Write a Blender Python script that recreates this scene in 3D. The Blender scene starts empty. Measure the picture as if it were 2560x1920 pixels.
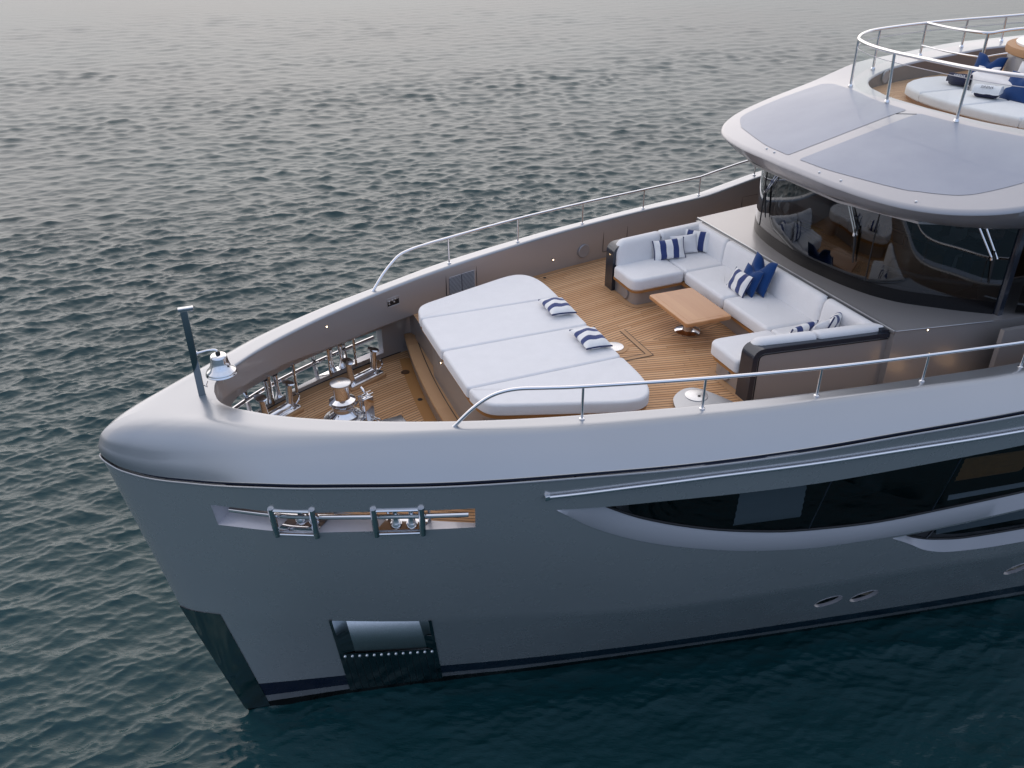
import bpy, bmesh, math, random
import numpy as np
from mathutils import Vector, Matrix, Euler, geometry

# ------------------------------------------------------------------ camera, sky, sun, exposure
scene = bpy.context.scene
COL = scene.collection
CAM = Vector((-4.636026, -9.171753, 5.447455))
YAW, PITCH, ROLL, FPX = 0.363511911, 0.526984487, -0.00896606621, 2119.15
fw = Vector((math.cos(PITCH)*math.sin(YAW), math.cos(PITCH)*math.cos(YAW), -math.sin(PITCH)))
r0 = Vector((math.cos(YAW), -math.sin(YAW), 0)); u0 = r0.cross(fw)
rt = math.cos(ROLL)*r0 + math.sin(ROLL)*u0; up = -math.sin(ROLL)*r0 + math.cos(ROLL)*u0
cam = bpy.data.cameras.new('camera'); cob = bpy.data.objects.new('camera', cam); COL.objects.link(cob)
mw = Matrix.Identity(4)
for i in range(3):
    mw[i][0], mw[i][1], mw[i][2], mw[i][3] = rt[i], up[i], -fw[i], CAM[i]
cob.matrix_world = mw
cam.sensor_fit = 'HORIZONTAL'; cam.sensor_width = 36.0; cam.lens = 36.0*FPX/2560.0
cam.clip_start = 0.1; cam.clip_end = 20000
scene.camera = cob

SUN_EL, SUN_AZ = math.radians(28.0), math.radians(8.0)      # azimuth from +Y towards +X
w = bpy.data.worlds.new('World'); scene.world = w; w.use_nodes = True
nt = w.node_tree; nt.nodes.clear(); LK = nt.links.new
sky = nt.nodes.new('ShaderNodeTexSky'); sky.sky_type = 'NISHITA'; sky.sun_disc = False
sky.sun_elevation = SUN_EL; sky.sun_rotation = SUN_AZ
sky.altitude = 0; sky.air_density = 1.0; sky.dust_density = 1.0; sky.ozone_density = 1.5
# thin evening overcast in front of the clear sky: creamy on the far side, blue behind the camera
tc = nt.nodes.new('ShaderNodeTexCoord'); sp = nt.nodes.new('ShaderNodeSeparateXYZ'); LK(tc.outputs['Generated'], sp.inputs[0])
def wmath(op, a, b=None):
    x = nt.nodes.new('ShaderNodeMath'); x.operation = op
    for i, v in enumerate((a, b)):
        if isinstance(v, (int, float)): x.inputs[i].default_value = v
        elif v is not None: LK(v, x.inputs[i])
    return x.outputs[0]
def wramp(fac, stops):
    r = nt.nodes.new('ShaderNodeValToRGB'); e = r.color_ramp.elements
    while len(e) < len(stops): e.new(.5)
    for q, (p, c) in zip(e, stops): q.position = p; q.color = (*c, 1)
    LK(fac, r.inputs[0]); return r.outputs[0]
def wmix(f, a, b):
    x = nt.nodes.new('ShaderNodeMix'); x.data_type = 'RGBA'
    if isinstance(f, (int, float)): x.inputs[0].default_value = f
    else: LK(f, x.inputs[0])
    LK(a, x.inputs[6]); LK(b, x.inputs[7]); return x.outputs[2]
side = wmath('MULTIPLY_ADD', sp.outputs[1], .5); side.node.inputs[2].default_value = .5
low = wramp(side, ((0, (.40, .50, .72)), (.45, (.50, .56, .69)), (.75, (1.08, 1.02, 1.02)), (1, (1.50, 1.41, 1.38))))
midc = wramp(side, ((0, (.50, .64, .92)), (.45, (.60, .67, .83)), (.75, (1.22, 1.15, 1.16)), (1, (1.78, 1.66, 1.64))))
high = wramp(side, ((0, (.56, .67, .90)), (.5, (.78, .81, .92)), (1, (1.08, 1.04, 1.06))))
elev = wmath('MAXIMUM', sp.outputs[2], 0)
t1 = wmath('MINIMUM', wmath('MULTIPLY', elev, 2.5), 1.0); t2 = wmath('MINIMUM', wmath('MAXIMUM', wmath('MULTIPLY_ADD', elev, 2.2), 0), 1.0)
[n_ for n_ in nt.nodes if n_.type == 'MATH' and n_.operation == 'MULTIPLY_ADD'][-1].inputs[2].default_value = -1.15
cl_ = wmix(t2, wmix(t1, low, midc), high)
cn = nt.nodes.new('ShaderNodeTexNoise'); cn.inputs['Scale'].default_value = 2.6; cn.inputs['Detail'].default_value = 5
cm = nt.nodes.new('ShaderNodeMapping'); cm.inputs['Scale'].default_value = (1, 1, 3); LK(tc.outputs['Generated'], cm.inputs[0]); LK(cm.outputs[0], cn.inputs['Vector'])
vs = nt.nodes.new('ShaderNodeVectorMath'); vs.operation = 'SCALE'; LK(cl_, vs.inputs[0])
LK(wmath('MULTIPLY', wmath('MULTIPLY_ADD', cn.outputs[0], .5), 7.2), vs.inputs['Scale']); cn_ = [n_ for n_ in nt.nodes if n_.type == 'MATH' and n_.operation == 'MULTIPLY_ADD'][-1]; cn_.inputs[2].default_value = .75
mixo = wmix(.94, sky.outputs[0], vs.outputs[0])
bg = nt.nodes.new('ShaderNodeBackground'); bg.inputs[1].default_value = 0.15
wo = nt.nodes.new('ShaderNodeOutputWorld')
LK(mixo, bg.inputs[0]); LK(bg.outputs[0], wo.inputs[0])
sl = bpy.data.lights.new('sun', 'SUN'); sl.energy = 0.5; sl.angle = math.radians(110); sl.color = (1.0, 0.94, 0.88)
so = bpy.data.objects.new('sun', sl); COL.objects.link(so)
sd = Vector((math.cos(SUN_EL)*math.sin(SUN_AZ), math.cos(SUN_EL)*math.cos(SUN_AZ), math.sin(SUN_EL)))
so.rotation_euler = sd.to_track_quat('Z', 'Y').to_euler(); so.location = (0, 60, 40)
scene.view_settings.view_transform = 'Standard'; scene.view_settings.look = 'None'
scene.view_settings.exposure = 0.0; scene.view_settings.gamma = 1.0; scene.view_settings.use_curve_mapping = False
scene.render.engine = 'CYCLES'
scene.cycles.max_bounces = 8; scene.cycles.glossy_bounces = 5; scene.cycles.transparent_max_bounces = 10
scene.cycles.caustics_reflective = False; scene.cycles.caustics_refractive = False
scene.cycles.use_denoising = True; scene.cycles.sample_clamp_indirect = 6.0
rnd = random.Random(7)
WL = -4.77                                                  # water level; the deck is z = 0

# ------------------------------------------------------------------ materials
def newmat(name):
    m = bpy.data.materials.new(name); m.use_nodes = True
    n = m.node_tree; b = n.nodes['Principled BSDF']
    return m, n, b
def setp(b, **k):
    names = dict(base='Base Color', metal='Metallic', rough='Roughness', coat='Coat Weight', coatr='Coat Roughness', spec='Specular IOR Level', ior='IOR', sheen='Sheen Weight', emis='Emission Color', emiss='Emission Strength')
    for a, v in k.items():
        if a in ('base', 'emis') and len(v) == 3: v = (*v, 1)
        b.inputs[names[a]].default_value = v
def nd(n, t, **k):
    x = n.nodes.new(t)
    for a, v in k.items(): setattr(x, a, v)
    return x
def noise(n, scale, detail=3, rough=.5, coord='Object', vec=None, sc3=None):
    tx = nd(n, 'ShaderNodeTexNoise'); tx.inputs['Scale'].default_value = scale
    tx.inputs['Detail'].default_value = detail; tx.inputs['Roughness'].default_value = rough
    if vec is None:
        tc = nd(n, 'ShaderNodeTexCoord'); vec = tc.outputs[coord]
    if sc3:
        mp = nd(n, 'ShaderNodeMapping'); mp.inputs['Scale'].default_value = sc3
        n.links.new(vec, mp.inputs[0]); vec = mp.outputs[0]
    n.links.new(vec, tx.inputs['Vector']); return tx
def ramp(n, fac, stops, interp='LINEAR'):
    r = nd(n, 'ShaderNodeValToRGB'); r.color_ramp.interpolation = interp
    el = r.color_ramp.elements
    while len(el) < len(stops): el.new(0.5)
    for e, (p, c) in zip(el, stops):
        e.position = p; e.color = (*c, 1) if len(c) == 3 else c
    n.links.new(fac, r.inputs[0]); return r
def bump(n, b, height, strength=.2, dist=.01):
    bp = nd(n, 'ShaderNodeBump'); bp.inputs['Strength'].default_value = strength; bp.inputs['Distance'].default_value = dist
    n.links.new(height, bp.inputs['Height']); n.links.new(bp.outputs[0], b.inputs['Normal']); return bp
def mathn(n, op, a, b=None, c=None):
    x = nd(n, 'ShaderNodeMath', operation=op)
    for i, v in enumerate((a, b, c)):
        if v is None: continue
        if isinstance(v, (int, float)): x.inputs[i].default_value = v
        else: n.links.new(v, x.inputs[i])
    return x.outputs[0]
def mixc(n, fac, a, b, mode='MIX'):
    x = nd(n, 'ShaderNodeMix', data_type='RGBA', blend_type=mode)
    if isinstance(fac, (int, float)): x.inputs[0].default_value = fac
    else: n.links.new(fac, x.inputs[0])
    for i, v in ((6, a), (7, b)):
        if isinstance(v, tuple): x.inputs[i].default_value = (*v, 1) if len(v) == 3 else v
        else: n.links.new(v, x.inputs[i])
    return x.outputs[2]

MAT = {}
def paint(name, base, metal=.5, rough=.3, coat=.7, var=.06, bands=None):
    m, n, b = newmat(name); setp(b, base=base, metal=metal, rough=rough, coat=coat, coatr=.06)
    big = noise(n, .7, 3); fl = noise(n, 900, 1)
    k = mathn(n, 'ADD', mathn(n, 'MULTIPLY', mathn(n, 'SUBTRACT', big.outputs[0], .5), var), mathn(n, 'MULTIPLY', mathn(n, 'SUBTRACT', fl.outputs[0], .5), .025))
    k = mathn(n, 'ADD', k, 1.0)
    col = nd(n, 'ShaderNodeRGB'); col.outputs[0].default_value = (*base, 1); src = col.outputs[0]
    if bands:                                               # painted stripes at fixed heights on the hull
        tc = nd(n, 'ShaderNodeTexCoord'); sp = nd(n, 'ShaderNodeSeparateXYZ'); n.links.new(tc.outputs['Object'], sp.inputs[0])
        for z, c in bands:                                  # below z the colour is c
            src = mixc(n, mathn(n, 'LESS_THAN', sp.outputs[2], z), src, c)
    vm = nd(n, 'ShaderNodeVectorMath', operation='SCALE'); n.links.new(src, vm.inputs[0]); n.links.new(k, vm.inputs['Scale'])
    n.links.new(vm.outputs[0], b.inputs['Base Color'])
    rr = noise(n, 3.5, 4); n.links.new(mathn(n, 'ADD', mathn(n, 'MULTIPLY', rr.outputs[0], .05), rough - .025), b.inputs['Roughness'])
    MAT[name] = m; return m
HULLC = (.52, .525, .54)
paint('hull_paint', HULLC, .60, .27, .45, bands=((-4.28, (.018, .025, .06)), (-4.585, (.34, .34, .36)), (-4.735, (.006, .006, .007))))
paint('cap_paint', (.385, .40, .425), .75, .30, .4)
paint('inner_paint', (.44, .42, .42), .45, .36, .4)
paint('coaming_shade_paint', (.17, .15, .145), .4, .4, .3)  # flybridge recess wall: its shade is put into this darker colour
paint('roof_paint', (.35, .35, .375), .35, .34, .4)
paint('house_paint', (.38, .365, .365), .45, .34, .4)
def simple(name, base, metal=0, rough=.5, coat=0, nz=None, **k):
    m, n, b = newmat(name); setp(b, base=base, metal=metal, rough=rough, coat=coat, **k)
    if nz:
        t = noise(n, nz[0], 4); bump(n, b, t.outputs[0], nz[1], nz[2])
        r = ramp(n, t.outputs[0], ((.3, tuple(c*.85 for c in base)), (.7, tuple(min(1, c*1.12) for c in base)))); n.links.new(r.outputs[0], b.inputs['Base Color'])
    MAT[name] = m; return m
simple('steel', (.78, .78, .80), 1, .06)
simple('brushed', (.62, .63, .65), 1, .28, nz=(90, .08, .002))
simple('mirror_plate', (.26, .30, .32), 1, .08)
simple('charcoal', (.018, .025, .040), .2, .28, .5)
simple('dark', (.008, .008, .010), 0, .5)
simple('navy_groove', (.03, .035, .06), 0, .4)
simple('black_rubber', (.012, .012, .014), 0, .6)
simple('white_gel', (.8, .8, .8), 0, .25, .4)
simple('ledge_paint', (.52, .51, .55), .25, .35, .5)
simple('grille', (.34, .34, .36), .4, .35)
simple('navy_bag', (.012, .014, .045), 0, .9, nz=(160, .5, .004))
simple('towel', (.78, .78, .80), 0, .95, nz=(220, .7, .005))
simple('dark_wood', (.10, .05, .025), 0, .35, .3, nz=(14, .05, .002))
simple('orange_wood', (.34, .15, .04), 0, .4, .3, nz=(10, .05, .002))
simple('cabin_dark', (.006, .006, .007), 0, .9, spec=0.0)  # near-black colour carries the darkness of unlit cabins
simple('frit', (.004, .004, .005), 0, .25, spec=.3)
simple('blind', (.30, .34, .37), 0, .7)
simple('skin', (.42, .22, .15), 0, .55)
simple('shirt', (.55, .53, .50), 0, .9)
simple('trousers', (.03, .04, .07), 0, .9)
simple('hair', (.015, .011, .009), 0, .6)
simple('yellow_cloth', (.60, .50, .08), 0, .9)
simple('foam_white', (.65, .72, .72), 0, .6)
simple('rope', (.5, .47, .40), 0, .9)
simple('non_skid', (.145, .165, .215), .1, .42, .15, nz=(420, .25, .002))
# cloudy patches of wet/dry grip paint on the roof panels
m = MAT['non_skid']; n = m.node_tree; b = n.nodes['Principled BSDF']
t = noise(n, 1.1, 4, .6); r = ramp(n, t.outputs[0], ((.25, (.235, .26, .33)), (.75, (.30, .325, .39)))); n.links.new(r.outputs[0], b.inputs['Base Color'])
def emit(name, col, s):
    m, n, b = newmat(name); setp(b, base=(0, 0, 0), emis=col, emiss=s); MAT[name] = m
emit('lamp_glow', (1.0, .72, .42), 14)

def fabric(name, base, stripes=None):
    m, n, b = newmat(name); setp(b, base=base, rough=.95, sheen=.25, spec=.2)
    tc = nd(n, 'ShaderNodeTexCoord')
    wv = noise(n, 260, 2, .6, vec=tc.outputs['Object'], sc3=(1, 1, .35)); bg_ = noise(n, 5, 4, .6, vec=tc.outputs['Object'])
    k = mathn(n, 'ADD', mathn(n, 'MULTIPLY', mathn(n, 'SUBTRACT', wv.outputs[0], .5), .22), mathn(n, 'MULTIPLY', mathn(n, 'SUBTRACT', bg_.outputs[0], .5), .10)); k = mathn(n, 'ADD', k, 1)
    col = nd(n, 'ShaderNodeRGB'); col.outputs[0].default_value = (*base, 1); src = col.outputs[0]
    if stripes:                                             # woven stripes across the pillow's width
        sp = nd(n, 'ShaderNodeSeparateXYZ'); n.links.new(tc.outputs['Object'], sp.inputs[0])
        p, off, lo, c2 = stripes
        f = mathn(n, 'FRACT', mathn(n, 'ADD', mathn(n, 'DIVIDE', sp.outputs[0], p), off))
        src = mixc(n, mathn(n, 'LESS_THAN', f, lo), src, c2)
    vm = nd(n, 'ShaderNodeVectorMath', operation='SCALE'); n.links.new(src, vm.inputs[0]); n.links.new(k, vm.inputs['Scale'])
    n.links.new(vm.outputs[0], b.inputs['Base Color'])
    h = mathn(n, 'ADD', mathn(n, 'MULTIPLY', wv.outputs[0], .35), bg_.outputs[0])
    bump(n, b, h, .35, .02)
    MAT[name] = m
fabric('fabric_white', (.75, .745, .755))
fabric('fabric_plain', (.74, .74, .76))
fabric('fabric_blue', (.006, .042, .16))
fabric('fabric_stripe', (.78, .78, .78), (.2, .75, .46, (.035, .055, .17)))
fabric('fabric_piping', (.02, .03, .10))

def teak(name, pitch=.056, base=(.36, .215, .125), base2=(.47, .30, .19), caulk=True):
    """Planks run along U; V counts across them (both in metres)."""
    m, n, b = newmat(name); setp(b, rough=.62, spec=.3)
    uv = nd(n, 'ShaderNodeUVMap'); sp = nd(n, 'ShaderNodeSeparateXYZ'); n.links.new(uv.outputs[0], sp.inputs[0])
    q = mathn(n, 'DIVIDE', sp.outputs[1], pitch); f = mathn(n, 'FRACT', q); fl = mathn(n, 'FLOOR', q)
    # butt joints: each plank is cut into lengths, shifted per plank
    sh = mathn(n, 'FRACT', mathn(n, 'MULTIPLY', mathn(n, 'SINE', mathn(n, 'MULTIPLY', fl, 12.9898)), 43758.5))
    ul = mathn(n, 'ADD', mathn(n, 'DIVIDE', sp.outputs[0], 1.9), sh); uf = mathn(n, 'FRACT', ul); uc = mathn(n, 'FLOOR', ul)
    wn = nd(n, 'ShaderNodeTexWhiteNoise', noise_dimensions='2D'); cb = nd(n, 'ShaderNodeCombineXYZ')
    n.links.new(fl, cb.inputs[0]); n.links.new(uc, cb.inputs[1]); n.links.new(cb.outputs[0], wn.inputs['Vector'])
    gr = nd(n, 'ShaderNodeTexNoise'); gr.inputs['Scale'].default_value = 5; gr.inputs['Detail'].default_value = 5
    mp = nd(n, 'ShaderNodeMapping'); mp.inputs['Scale'].default_value = (1, 22, 1); n.links.new(uv.outputs[0], mp.inputs[0]); n.links.new(mp.outputs[0], gr.inputs['Vector'])
    wx = nd(n, 'ShaderNodeTexNoise'); wx.inputs['Scale'].default_value = 1.3; wx.inputs['Detail'].default_value = 3; n.links.new(uv.outputs[0], wx.inputs['Vector'])
    k = mathn(n, 'ADD', mathn(n, 'MULTIPLY', wn.outputs[0], .6), mathn(n, 'MULTIPLY', gr.outputs[0], .35)); k = mathn(n, 'ADD', k, mathn(n, 'MULTIPLY', mathn(n, 'SUBTRACT', wx.outputs[0], .5), .5))
    c = mixc(n, k, base, base2)
    if caulk:
        ln = mathn(n, 'LESS_THAN', f, .165)
        ln = mathn(n, 'MAXIMUM', ln, mathn(n, 'LESS_THAN', uf, .0018))
        c = mixc(n, ln, c, (.014, .011, .010))
    n.links.new(c, b.inputs['Base Color'])
    bump(n, b, gr.outputs[0], .15, .004)
    MAT[name] = m
teak('teak', .058, (.47, .245, .11), (.68, .42, .235))
teak('teak_board', .30, (.40, .22, .11), (.52, .31, .165), False)
teak('teak_varnish', .09, (.44, .20, .08), (.52, .265, .115), False)
setp(MAT['teak_varnish'].node_tree.nodes['Principled BSDF'], rough=.35, coat=.3)
teak('teak_orange', .30, (.34, .155, .05), (.42, .21, .075), False)

def glass(name, tint, tfac, rough=.02):
    m, n, b = newmat(name); n.nodes.remove(b); out = n.nodes['Material Output']
    tr = nd(n, 'ShaderNodeBsdfTransparent'); tr.inputs[0].default_value = (*tint, 1)
    gl = nd(n, 'ShaderNodeBsdfGlossy'); gl.inputs['Roughness'].default_value = rough; gl.inputs[0].default_value = (.95, .97, 1, 1)
    fr = nd(n, 'ShaderNodeFresnel'); fr.inputs[0].default_value = 1.5
    k = mathn(n, 'MULTIPLY', fr.outputs[0], tfac); k = mathn(n, 'MINIMUM', k, 1.0)
    mx = nd(n, 'ShaderNodeMixShader'); n.links.new(k, mx.inputs[0]); n.links.new(tr.outputs[0], mx.inputs[1]); n.links.new(gl.outputs[0], mx.inputs[2])
    n.links.new(mx.outputs[0], out.inputs[0]); MAT[name] = m
glass('glass_clear', (.94, .97, .965), .12)
glass('glass_dark', (.20, .225, .24), 1.9)
glass('glass_hull', (.45, .48, .50), .10)

def water_mat():
    m, n, b = newmat('sea_water'); setp(b, base=(.0040, .034, .040), rough=.035, ior=1.333, spec=.6)
    tc = nd(n, 'ShaderNodeTexCoord')
    mp = nd(n, 'ShaderNodeMapping'); mp.inputs['Rotation'].default_value = (0, 0, math.radians(24)); n.links.new(tc.outputs['Object'], mp.inputs[0]); rv = mp.outputs[0]
    a = noise(n, 3.0, 5, .66, vec=rv, sc3=(.38, 1.0, 1)); c = noise(n, 10.0, 3, .55, vec=rv, sc3=(.5, 1, 1)); e = noise(n, 1.1, 3, .6, vec=rv, sc3=(.4, 1, 1))
    h = mathn(n, 'ADD', mathn(n, 'ADD', a.outputs[0], mathn(n, 'MULTIPLY', c.outputs[0], .18)), mathn(n, 'MULTIPLY', e.outputs[0], .9))
    bump(n, b, h, .5, .06)
    at = nd(n, 'ShaderNodeAttribute', attribute_name='fine_chop'); n.links.new(at.outputs['Fac'], b.inputs['Roughness'])
    pt = noise(n, .06, 3, .5, vec=tc.outputs['Object']); r = ramp(n, pt.outputs[0], ((.3, (.0032, .031, .037)), (.7, (.0055, .042, .048)))); n.links.new(r.outputs[0], b.inputs['Base Color'])
    MAT['sea_water'] = m
water_mat()

# ------------------------------------------------------------------ object helpers
ORG = {}
def tag(o, label=None, cat=None, group=None, kind=None):
    for k, v in (('label', label), ('category', cat), ('group', group), ('kind', kind)):
        if v: o[k] = v
    return o
def empty(name, loc=(0, 0, 0), rot=(0, 0, 0)):
    o = bpy.data.objects.new(name, None); COL.objects.link(o); o.location = loc; o.rotation_euler = rot; o.empty_display_size = .2
    return o
class MB:
    def __init__(s): s.v = []; s.f = []; s.uv = {}
    def add(s, vs, fs, uvs=None):
        o = len(s.v); s.v += [tuple(map(float, p)) for p in vs]; s.f += [tuple(i + o for i in f) for f in fs]
        if uvs is not None:
            for i, q in enumerate(uvs): s.uv[o + i] = (float(q[0]), float(q[1]))
        return s
    def grid(s, rows, closed=False, flip=False, uvs=None):
        """rows of points; quads between neighbours."""
        R, Cn = len(rows), len(rows[0]); vs = [p for r in rows for p in r]; fs = []
        for i in range(R - 1):
            for j in range(Cn if closed else Cn - 1):
                a, b_, c, d = i*Cn + j, i*Cn + (j + 1) % Cn, (i + 1)*Cn + (j + 1) % Cn, (i + 1)*Cn + j
                fs.append((a, d, c, b_) if flip else (a, b_, c, d))
        return s.add(vs, fs, [q for r in uvs for q in r] if uvs is not None else None)
    def box(s, c, size, rz=0, bev=0, M=None):
        bm = bmesh.new(); bmesh.ops.create_cube(bm, size=1)
        bmesh.ops.scale(bm, vec=size, verts=bm.verts)
        if bev: bmesh.ops.bevel(bm, geom=bm.edges[:], offset=bev, segments=3, affect='EDGES', profile=.5)
        mt = Matrix.Translation(c) @ Matrix.Rotation(rz, 4, 'Z')
        if M is not None: mt = M @ mt
        bm.transform(mt); return s.bm(bm)
    def bm(s, bm):
        bm.verts.index_update(); s.add([v.co for v in bm.verts], [[v.index for v in f.verts] for f in bm.faces]); bm.free(); return s
    def tube(s, pts, r, n=10, cap=True, rr=None):
        pts = [Vector(p) for p in pts]; rows = []; prev = None
        for i, p in enumerate(pts):
            t = (pts[min(i + 1, len(pts) - 1)] - pts[max(i - 1, 0)]).normalized()
            if prev is None:
                a = t.orthogonal().normalized()
            else:
                a = (prev - t*prev.dot(t)).normalized()
            prev = a; b_ = t.cross(a); ri = rr[i] if rr else r
            rows.append([p + (a*math.cos(2*math.pi*k/n) + b_*math.sin(2*math.pi*k/n))*ri for k in range(n)])
        o = len(s.v); s.grid(rows, closed=True, flip=False)
        if cap:
            s.f.append(tuple(o + k for k in range(n))[::-1]); L = o + (len(rows) - 1)*n; s.f.append(tuple(L + k for k in range(n)))
        return s
    def lathe(s, prof, c=(0, 0, 0), n=28, M=None, sx=1, sy=1):
        rows = []
        for r, z in prof:
            row = [Vector((c[0] + r*sx*math.cos(2*math.pi*k/n), c[1] + r*sy*math.sin(2*math.pi*k/n), c[2] + z)) for k in range(n)]
            rows.append([M @ p for p in row] if M is not None else row)
        o = len(s.v); s.grid(rows, closed=True)
        if prof[0][0] > 1e-5: s.f.append(tuple(o + k for k in range(n))[::-1])
        if prof[-1][0] > 1e-5: s.f.append(tuple(o + (len(rows) - 1)*n + k for k in range(n)))
        return s
    def prism(s, poly, z0, z1, uvf=None):
        n = len(poly); vs = [(x, y, z0) for x, y in poly] + [(x, y, z1) for x, y in poly]
        fs = [tuple(range(n))[::-1], tuple(range(n, 2*n))] + [(i, (i + 1) % n, n + (i + 1) % n, n + i) for i in range(n)]
        return s.add(vs, fs, [uvf(x, y) for x, y in poly]*2 if uvf else None)
    def pad(s, poly, z0, z1, r=.04, puff=.012, rb=.02, M=None):
        """a cushion: outline with rounded top edge and a slightly domed top."""
        P = [Vector((p[0], p[1])) for p in poly]; n = len(P)
        area = sum(P[i].x*P[(i + 1) % n].y - P[(i + 1) % n].x*P[i].y for i in range(n))
        if area < 0: P.reverse()
        N = []
        for i in range(n):
            a = (P[i] - P[i - 1]); b_ = (P[(i + 1) % n] - P[i])
            na = Vector((a.y, -a.x)).normalized() if a.length > 1e-9 else Vector((0, 0)); nb = Vector((b_.y, -b_.x)).normalized() if b_.length > 1e-9 else na
            m_ = (na + nb); m_ = m_.normalized() if m_.length > 1e-6 else na
            N.append(m_/max(.5, m_.dot(na)))
        rings = [(rb, z0), (0, z0 + rb), (0, z1 - r)] + [(r*(1 - math.cos(a)), z1 - r + r*math.sin(a)) for a in (math.pi/8, math.pi/4, 3*math.pi/8, math.pi/2)] + [(r*1.3, z1)]
        rows = [[Vector((P[i].x - N[i].x*d, P[i].y - N[i].y*d, z)) for i in range(n)] for d, z in rings]
        c = sum((q for q in rows[-1]), Vector())/n
        for k in (.93, .82, .64, .4, .18):
            rows.append([Vector((c.x + (q.x - c.x)*k, c.y + (q.y - c.y)*k, z1 + puff*(1 - k**3))) for q in rows[len(rings) - 1]])
        if M is not None: rows = [[M @ q for q in r_] for r_ in rows]
        o = len(s.v); s.grid(rows, closed=True)
        s.f.append(tuple(o + k for k in range(n))[::-1]); L = o + (len(rows) - 1)*n; s.f.append(tuple(L + k for k in range(n)))
        return s
    def build(s, name, mat, parent=None, angle=35, local=False):
        me = bpy.data.meshes.new(name); me.from_pydata(s.v, [], s.f); me.update()
        if s.uv:
            ul = me.uv_layers.new(name='UVMap'); idx = np.empty(len(me.loops), np.int32); me.loops.foreach_get('vertex_index', idx)
            arr = np.array([s.uv.get(int(i), (0, 0)) for i in idx], np.float32); ul.data.foreach_set('uv', arr.ravel())
        me.materials.append(MAT[mat]); me.shade_smooth(); me.set_sharp_from_angle(angle=math.radians(angle))
        o = bpy.data.objects.new(name, me); COL.objects.link(o)
        if parent is not None:
            o.parent = parent
            if not local:                                   # vertices are in world space: cancel the parent's offset
                o.matrix_parent_inverse = world(parent).inverted()
        return o
def world(o):
    M = o.matrix_basis.copy()
    if o.parent: M = world(o.parent) @ o.matrix_parent_inverse @ M
    return M
def copy_tree(o, parent=None):
    c = o.copy(); COL.objects.link(c); c.parent = parent
    if parent is not None: c.matrix_parent_inverse = o.matrix_parent_inverse.copy()
    for ch in list(o.children): copy_tree(ch, c)
    return c
def rpoly(pts, rad, seg=6):
    """polygon with rounded corners; rad = number or list."""
    n = len(pts); out = []
    for i in range(n):
        p = Vector(pts[i]); a = Vector(pts[i - 1]) - p; b_ = Vector(pts[(i + 1) % n]) - p
        r = rad[i] if isinstance(rad, (list, tuple)) else rad
        if r <= 1e-6: out.append((p.x, p.y)); continue
        d = min(r, a.length*.48, b_.length*.48); p0 = p + a.normalized()*d; p2 = p + b_.normalized()*d
        for k in range(seg + 1):
            t = k/seg; q = p0*(1 - t)**2 + p*2*t*(1 - t) + p2*t*t; out.append((q.x, q.y))
    return out
def C(pts):
    """monotone cubic through points, clamped-slope ends."""
    a = np.array(pts, float); x, y = a[:, 0], a[:, 1]; h = np.diff(x); d = np.diff(y)/h
    m = np.zeros(len(x)); m[0] = d[0]; m[-1] = d[-1]
    for i in range(1, len(x) - 1):
        if d[i - 1]*d[i] > 0:
            w1 = 2*h[i] + h[i - 1]; w2 = h[i] + 2*h[i - 1]; m[i] = (w1 + w2)/(w1/d[i - 1] + w2/d[i])
    def fn(q):
        q = np.asarray(q, float); i = np.clip(np.searchsorted(x, q) - 1, 0, len(x) - 2); t = np.clip((q - x[i])/h[i], -.5, 1.5)
        return (2*t**3 - 3*t**2 + 1)*y[i] + (t**3 - 2*t**2 + t)*h[i]*m[i] + (-2*t**3 + 3*t**2)*y[i + 1] + (t**3 - t**2)*h[i]*m[i + 1]
    return fn
def smooth(pts, n=8):
    """Catmull-Rom through 3-D points."""
    P = [Vector(p) for p in pts]; out = []
    for i in range(len(P) - 1):
        a = P[max(i - 1, 0)]; b_ = P[i]; c = P[i + 1]; d = P[min(i + 2, len(P) - 1)]
        for k in range(n):
            t = k/n; out.append(.5*((2*b_) + (c - a)*t + (2*a - 5*b_ + 4*c - d)*t*t + (3*b_ - a - 3*c + d)*t**3))
    out.append(P[-1]); return out
def inpoly(px, pz, poly):
    poly = np.asarray(poly, float); x, z = poly[:, 0], poly[:, 1]; x2, z2 = np.roll(x, -1), np.roll(z, -1); r = np.zeros(len(px), bool)
    for a, b_, c, d in zip(x, z, x2, z2):
        k = (b_ > pz) != (d > pz)
        with np.errstate(divide='ignore', invalid='ignore'): r ^= k & (px < (c - a)*(pz - b_)/((d - b_) if d != b_ else 1e-12) + a)
    return r
def cdt(boundary, holes, inner):
    """constrained triangulation of a 2-D region: outline, holes, extra interior points."""
    V = []; E = []
    for loop in [boundary] + holes:
        o = len(V); V += [Vector((float(p[0]), float(p[1]))) for p in loop]; L = len(loop); E += [(o + i, o + (i + 1) % L) for i in range(L)]
    for p in inner: V.append(Vector((float(p[0]), float(p[1]))))
    vs, es, fs, ov, oe, of = geometry.delaunay_2d_cdt(V, E, [], 0, 1e-6)
    pts = np.array([(v.x, v.y) for v in vs]); F = np.array([f for f in fs if len(f) == 3])
    c = pts[F].mean(1); keep = inpoly(c[:, 0], c[:, 1], boundary)
    for h in holes: keep &= ~inpoly(c[:, 0], c[:, 1], h)
    return pts, F[keep], ov

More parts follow.
